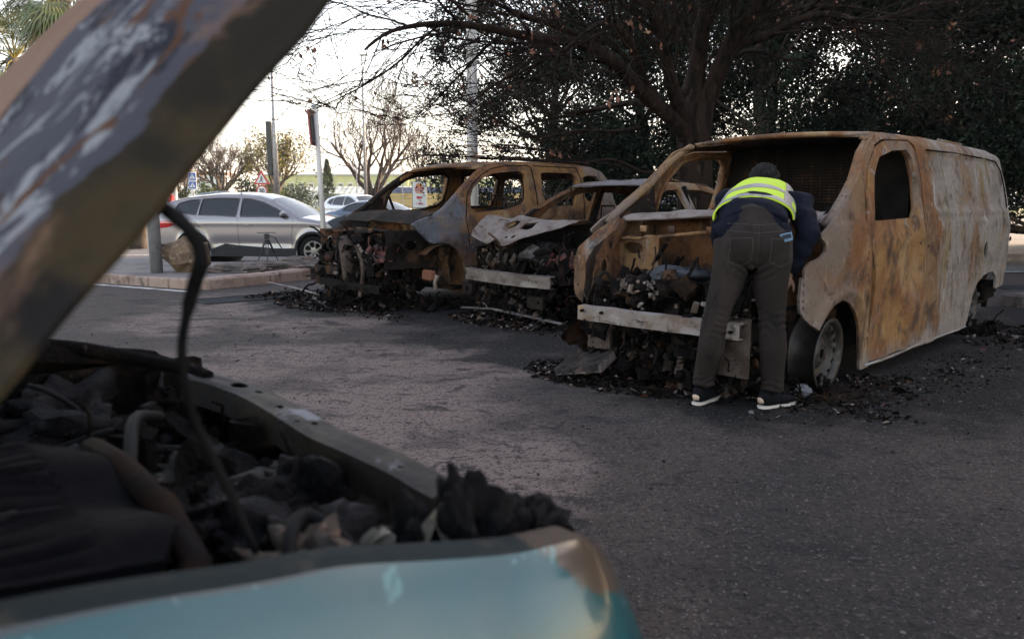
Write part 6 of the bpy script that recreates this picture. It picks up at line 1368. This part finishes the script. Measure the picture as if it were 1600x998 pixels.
# traffic signs
m_blue = mat('sign_blue', (.03, .12, .42), .45); m_sred = mat('sign_red_border', (.55, .03, .04), .45); m_sw = mat('sign_white', (.80, .80, .80), .45)
def ngon(mb, pts, y, th=.012):
    n = len(pts); mb.add([(x, y, z) for x, z in pts] + [(x, y + th, z) for x, z in pts], [tuple(range(n)), tuple(range(2 * n - 1, n - 1, -1))] + [(i, i + n, (i + 1) % n + n, (i + 1) % n) for i in range(n)])
t, h_ = pole('crossing_sign', 'two square blue pedestrian crossing signs one above the other on a post', 'traffic sign', 304, 40, 272, .035, .035, m_galv)
for k, zc in enumerate((h_ - .18, h_ - .62)):
    p = MB().box((.0, -.05, zc), (.40, .03, .42)).build('sign_plate', m_sw, t); MB().box((0, -.07, zc), (.36, .012, .36)).build('blue_field', m_blue, p)
    mb = MB(); ngon(mb, [(-.15, zc - .11), (.15, zc - .11), (0, zc + .14)], -.085); mb.build('white_triangle', m_sw, p)
    mb = MB(); mb.ball((0, -.09, zc + .05), .022, 1, 0, (1, .3, 1)); mb.loft([(0, -.09, zc + .03), (0, -.09, zc - .03)], .014, 5); mb.loft([(0, -.09, zc - .02), (-.035, -.09, zc - .09)], .01, 4); mb.loft([(0, -.09, zc - .02), (.035, -.09, zc - .09)], .01, 4); mb.build('walking_figure', m_black, p)
def text(parent, name, body, loc, size, m, rz=0, bold=.0):
    c = bpy.data.curves.new(name, 'FONT'); c.body = body; c.size = size; c.align_x = 'CENTER'; c.align_y = 'CENTER'; c.extrude = .003; c.offset = bold
    o = bpy.data.objects.new(name, c); COL.objects.link(o); dg = bpy.context.evaluated_depsgraph_get(); me = bpy.data.meshes.new_from_object(o.evaluated_get(dg)); bpy.data.objects.remove(o)
    o = bpy.data.objects.new(name, me); COL.objects.link(o); me.materials.clear(); me.materials.append(m); o.parent = parent; o.location = loc; o.rotation_euler = (math.pi / 2, 0, rz); return o
t, h_ = pole('warning_sign', 'red-bordered triangular warning sign above a round 30 speed limit sign', 'traffic sign', 411, 44, 270, .04, .04, m_galv)
p = None; mb = MB(); ngon(mb, [(-.47, h_ - .72), (.47, h_ - .72), (0, h_ + .10)], -.06, .02); p = mb.build('triangle_sign', m_sred, t)
mb = MB(); ngon(mb, [(-.31, h_ - .63), (.31, h_ - .63), (0, h_ - .09)], -.075); mb.build('white_field', m_sw, p)
mb = MB(); mb.ball((0, -.08, h_ - .28), .045, 1, 0, (1, .3, 1)); mb.loft([(0, -.08, h_ - .3), (-.02, -.08, h_ - .45)], .03, 5); mb.loft([(-.02, -.08, h_ - .44), (-.10, -.08, h_ - .58)], .022, 4); mb.loft([(-.02, -.08, h_ - .44), (.09, -.08, h_ - .58)], .022, 4); mb.loft([(0, -.08, h_ - .33), (.10, -.08, h_ - .42)], .018, 4); mb.build('walking_figure', m_black, p)
mb = MB(); ngon(mb, circ(0, h_ - 1.08, .33, n=28), -.06, .02); p = mb.build('round_sign', m_sred, t); mb = MB(); ngon(mb, circ(0, h_ - 1.08, .25, n=28), -.075); mb.build('white_field', m_sw, p)
text(p, 'digits', '30', (0, -.09, h_ - 1.08), .32, m_black, bold=.008)
t, h_ = pole('mandatory_sign', 'round blue sign with a white arrow, seen over the roof of the burnt hatchback', 'traffic sign', 931, 26, 286, .035, .035, m_galv)
mb = MB(); ngon(mb, circ(0, h_ - .26, .28, n=28), -.06, .02); p = mb.build('sign_plate', m_blue, t)
mb = MB(); mb.loft([(-.12, -.075, h_ - .2), (-.05, -.075, h_ - .33), (.10, -.075, h_ - .33)], .03, 4); ngon(mb, [(.06, h_ - .42), (.06, h_ - .24), (.18, h_ - .33)], -.08); mb.build('white_arrow', m_sw, p)
# restaurant totem
t, h_ = pole('restaurant_sign', 'upright white restaurant direction sign with red lettering and arrow, seen through the people carrier', 'sign', 656, 24, 285, .05, .05, m_galv)
w_, hh = .42, .80; zc = h_ - hh / 2
m_rest = mat('sign_red_ink', (.62, .03, .04), .5); m_bun = mat('sign_bun', (.80, .30, .10), .5); m_box = mat('sign_frame', (.10, .12, .11), .5)
p = MB().box((0, 0, zc), (w_ + .03, .14, hh + .03), bev=.01).build('sign_case', m_box, t); MB().box((.005, -.075, zc), (w_, .02, hh)).build('sign_face', m_sw, p)
mb = MB(); ngon(mb, [(.11 * math.cos(a), zc + .235 + .12 * math.sin(a)) for a in np.linspace(0, math.pi, 14)], -.098); mb.build('logo_top', m_bun, p)
mb = MB(); ngon(mb, [(-.11, zc + .075), (.11, zc + .075), (.09, zc + .045), (-.09, zc + .045)], -.098); mb.build('logo_base', m_bun, p)
text(p, 'logo_text', 'BURGER', (0, -.10, zc + .20), .072, m_rest, bold=.002); text(p, 'logo_text', 'KING', (0, -.10, zc + .125), .105, m_rest, bold=.003)
mb = MB(); ngon(mb, [(-.10, zc - .09), (-.03, zc - .02), (-.03, zc - .06), (.09, zc - .06), (.09, zc - .12), (-.03, zc - .12), (-.03, zc - .16)], -.098); mb.build('red_arrow', m_rest, p)
text(p, 'distance_text', '1 MIN', (0, -.10, zc - .28), .085, m_rest, bold=.001)
# planter and blocks on the far side of the road
t = thing('planter', 'rust-brown planter box beside the foot of the tall street lamp', 'planter', (-13.1, 43, Z(43)), 0); MB().box((0, 0, .32), (1.5, .6, .62), bev=.03).build('box', mat('terracotta', (.30, .12, .06), .8, bump=.3), t); MB().box((0, 0, .64), (1.4, .5, .06)).build('soil', m_char, t)
t = thing('concrete_block', 'low white concrete block right of the brown planter', 'block', (-11.5, 42, Z(42)), .2); MB().box((0, 0, .22), (1.3, .5, .42), bev=.05).build('block', mat('white_concrete', (.6, .58, .54), .85, bump=.3), t); MB().box((0, 0, .03), (1.4, .6, .06)).build('footing', m_conc, t)
# rock, slabs, tripod on the island
rk = MB(); rk.ball((0, 0, 0), .36, 2, .42, (.95, .8, .85), 1.3, 12); o = rk.build('boulder', mat('tan_rock', (.20, .125, .075), .9, 0, [((.10, .06, .04), 5., .45, .6), ((.32, .23, .16), 9., .58, .70), ((.09, .06, .05), 14., .62, .7)], bump=1., bscale=16), None, False)
o.location = (-5.48, 12.75, .38); tag(o, 'large angular tan boulder on the kerbed island behind the hanging black seal', 'rock')
m_slab = mat('dark_rock', (.14, .10, .085), .9, 0, [((.06, .05, .045), 4., .45, .6), ((.30, .23, .19), 9., .60, .70)], bump=1., bscale=20)
for k, (x, y, sx, sy, sz, l_) in enumerate([(-4.55, 12.6, .5, .25, .10, 'flat pale-edged rock slab lying left of the tripod on the kerb edge'), (-4.05, 13.0, .6, .22, .11, 'flat dark rock slab lying in front of the tripod legs'), (-3.75, 13.7, .55, .3, .16, 'sooty rock at the foot of the sign post')]):
    o = MB().ball((0, 0, 0), 1, 3, .45, (sx, sy, sz), 1.5, 20 + k).build('rock_slab', m_slab, None, False); o.location = (x, y, .17); tag(o, l_, 'rock')
t = thing('camera_tripod', 'black camera tripod with fluid head, standing on the island without a camera', 'tripod', (-4.62, 14.3, .128), .3)
for k in range(3):
    a = 2 * math.pi * k / 3 + .5; f_ = Vector((.24 * math.cos(a), .24 * math.sin(a), 0)); tp = Vector((.05 * math.cos(a), .05 * math.sin(a), .42)); sd2 = Vector((-math.sin(a), math.cos(a), 0)) * .022
    mb = MB(); mb.loft([tp + sd2, tp.lerp(f_, .55) + sd2 * .8], .010, 6); mb.loft([tp - sd2, tp.lerp(f_, .55) - sd2 * .8], .010, 6); mb.loft([tp.lerp(f_, .45), f_], .010, 6); mb.box(tp.lerp(f_, .52), (.03, .03, .03)); mb.build('leg', m_black, t)
MB().loft([(0, 0, .38), (0, 0, .46), (0, 0, .47)], [.05, .06, .04], 12).build('bowl', m_black, t); mb = MB(); mb.box((0, 0, .53), (.10, .09, .10), bev=.015); mb.build('fluid_head', m_black, t); MB().box((.0, 0, .60), (.34, .05, .014), bev=.004).build('plate', m_black, t)
MB().loft([(.05, .03, .54), (.15, .06, .50), (.26, .09, .30)], [.008, .008, .012], 6).build('pan_handle', m_black, t)
# drain grates
def grate(label, c, d, ang, n):
    t = thing('drain_grate', label, 'drain', (c[0], c[1], Z(c[1]) + .004), ang); mb = MB()
    for s_ in (-1, 1): mb.box((0, s_ * d[1] / 2, .0), (d[0], .03, .02)); mb.box((s_ * d[0] / 2, 0, .0), (.03, d[1] - .03, .018))
    mb.build('frame', m_dkst, t); mb = MB()
    for k in range(n): mb.box((-d[0] / 2 + d[0] * (k + .5) / n, 0, -.002), (d[0] / n * .45, d[1] - .035, .012))
    mb.build('bars', m_dkst, t); mb = MB(); mb.box((0, 0, -.012), (d[0] - .01, d[1] - .01, .02)); mb.build('pit', m_char, t)
m_dkst = mat('dark_cast_iron', (.045, .045, .052), .85, 0, bump=.3, spec=.15)
grate('long dark drain grate in the asphalt in front of the kerbed island', (-3.15, 10.35), (2.3, .55), .72, 40)
grate('drain grate in the road just visible behind the van', (7.9, 11.4), (1.2, .45), .1, 18)

# ================================================================ debris
m_wash = mat('grey_scrap', (.12, .10, .095), .8, 0, [((.26, .2, .17), 8., .5, .62), ((.04, .03, .03), 6., .55, .65)], bump=.5)
def debris(name, label, regions, seed):
    nr = np.random.default_rng(seed); rnd = random.Random(seed); mb = MB()
    for (cx_, cy_, rx_, ry_, ang, n, s0, hmax) in regions:
        for k in range(int(n * 2.2)):
            r_ = rnd.random() ** .72; a = rnd.uniform(0, 6.28); u, v = r_ * rx_ * math.cos(a), r_ * ry_ * math.sin(a); x = cx_ + u * math.cos(ang) - v * math.sin(ang); y = cy_ + u * math.sin(ang) + v * math.cos(ang)
            s_ = s0 * .80 * (rnd.uniform(.2, 1.0) ** 1.7 + (.7 if rnd.random() < .06 else 0)); z = Z(y) + abs(rnd.gauss(0, 1)) * hmax * (1 - r_) * .6 + s_ * .1; mb.cur = rnd.choices([0, 1, 2, 3, 4], [62, 22, 3, 9, 2])[0]
            rm = rotm(rnd.uniform(-.6, .6), rnd.uniform(-.6, .6), rnd.uniform(0, 6.28)); t_ = rnd.random()
            random.seed(k + seed * 1000)
            if t_ < .55: mb.box((x, y, z), (s_ * rnd.uniform(.6, 2), s_ * rnd.uniform(.4, 1.1), s_ * rnd.uniform(.1, .45)), rm, jit=s_ * .22)
            elif t_ < .75: mb.loft([Vector((x, y, z)) + rm @ Vector((j * s_ * .8, rnd.uniform(-.4, .4) * s_, rnd.uniform(-.1, .3) * s_)) for j in range(4)], s_ * .07, 4)
            else:
                vs = [Vector((x, y, z)) + rm @ Vector(((i - 1) * s_, (j - 1) * s_ * .7, rnd.uniform(-.25, .35) * s_)) for i in range(3) for j in range(3)]; mb.add(vs, [(i * 3 + j, (i + 1) * 3 + j, (i + 1) * 3 + j + 1, i * 3 + j + 1) for i in range(2) for j in range(2)])
    o = mb.build(name, [m_char, m_charR, m_pale, m_wash, m_redj]); return tag(o, label, 'debris', kind='stuff')
ba = .785 + math.pi / 2
debris('burnt_debris', 'charred scraps and pale ash under the people carrier nose', [(-2.35, 9.4, .9, .5, ba, 700, .045, .16), (-1.3, 9.3, .9, .4, .8, 300, .04, .1), (-3.0, 10.3, .7, .45, .6, 220, .05, .1), (-1.9, 8.8, 1.2, .25, ba, 240, .03, .05)], 91)
debris('burnt_debris', 'charred scraps under the burnt hatchback bumper', [(-.1, 8.0, .75, .38, ba, 700, .045, .15), (.1, 7.6, .8, .3, ba, 260, .035, .06), (.8, 8.2, .8, .4, .8, 260, .04, .08)], 92)
debris('burnt_debris', 'charred scraps, fins and wires heaped under the van bumper', [(.75, 5.3, .75, .42, ba, 1000, .042, .17), (.45, 5.35, .45, .25, ba, 280, .035, .06), (1.7, 4.75, .9, .25, ba, 460, .03, .05), (2.4, 4.95, .6, .3, .8, 360, .028, .04), (1.2, 4.75, .9, .3, ba, 200, .018, .01), (3.2, 5.4, 1.3, .35, .8, 420, .02, .02), (4.7, 7.0, .9, .35, .8, 300, .035, .04)], 93)
debris('ash_flakes', 'small flakes and grit scattered over the asphalt', [(0, 4.0, 4.2, 2.6, 0, 420, .010, .0), (-2.2, 7.5, 2.6, 2.0, 0, 300, .013, .0), (2.6, 3.4, 2.2, 1.4, 0, 300, .009, .0)], 94)
f_ = fins('crushed_radiator', None, (.52, 5.18, .11), (.40, .22, .05), 34, rotm(.35, -.2, -.75), m_wash); tag(f_, 'crushed finned radiator core lying in the scraps under the left end of the van bumper', 'radiator')
f_ = fins('crushed_radiator', None, (.60, 5.42, .26), (.46, .20, .06), 40, rotm(.7, .1, -.8), m_charR); tag(f_, 'darker finned radiator core leaning behind the crushed one, under the van bumper', 'radiator')
def strap(name, label, cat, pts, r, m, sides=4): o = MB().loft([Vector(p) for p in pts], r, sides).build(name, m, None); return tag(o, label, cat)
o = strap('link_rod', 'rusty steel link rod with an eye at each end lying in front of the van', 'rod', [(.80, 5.32, .022), (.84, 5.31, .022), (1.04, 5.26, .024), (1.10, 5.25, .024)], [(.018, .018), (.010, .014), (.010, .014), (.018, .018)], m_ashm, 8)
mb = MB()
strap('metal_strip', 'long pale bent metal strip lying in front of the people carrier', 'strip', [(-3.55, 11.0, .12), (-3.1, 10.55, .10), (-2.55, 10.0, .05), (-2.3, 9.75, .03)], (.03, .008), m_ashm)
strap('metal_strip', 'short bent pale strip lying under the hatchback bumper', 'strip', [(-.55, 8.35, .10), (-.2, 8.0, .13), (.25, 7.6, .09), (.5, 7.4, .06)], (.05, .012), m_wash)
strap('shock_absorber', 'rust-pink shock absorber standing in the scraps by the person\'s left foot', 'car part', [(1.11, 4.88, .0), (1.11, 4.89, .10), (1.11, 4.90, .12), (1.12, 4.92, .26)], [.033, .035, .026, .026], m_ashm, 10)
strap('bent_rod', 'thin dark rod leaning under the van bumper', 'rod', [(.95, 5.1, .06), (1.15, 5.0, .16), (1.35, 4.95, .25)], .008, m_wash, 6)
o = MB().ball((0, 0, 0), .14, 3, .8, (1.2, .8, .7), 2, 5).build('crumpled_casting', mat('grey_lump', (.20, .155, .14), .8, 0, [((.07, .05, .045), 7., .45, .6)], bump=.8, bscale=40), None, False); o.location = (1.42, 4.86, .07); tag(o, 'crumpled grey metal lump on the ground between the person\'s feet', 'scrap')
o = MB().ball((0, 0, 0), .055, 2, .3, (1, .8, .8), 2, 6).build('stone', mat('grey_stone', (.13, .13, .15), .8, bump=.4), None, False); o.location = (1.86, 4.72, .04); tag(o, 'rounded grey stone just right of the person\'s right shoe', 'stone')
o = MB().loft(spline([(6.3, 8.85, .75), (6.6, 8.8, .60), (6.9, 8.75, .72), (7.3, 8.7, .86)], 5), [.03] * 12 + [.015] * 4, 6).build('charred_branch', m_char, None); tag(o, 'charred black branch sticking out behind the van at the right edge', 'branch')
o = MB().loft(spline([(6.5, 8.9, 1.0), (6.9, 8.9, 1.12), (7.4, 8.9, 1.2)], 5), .012, 5).build('charred_branch', m_char, None); tag(o, 'thinner upper charred branch behind the van at the right edge', 'branch')
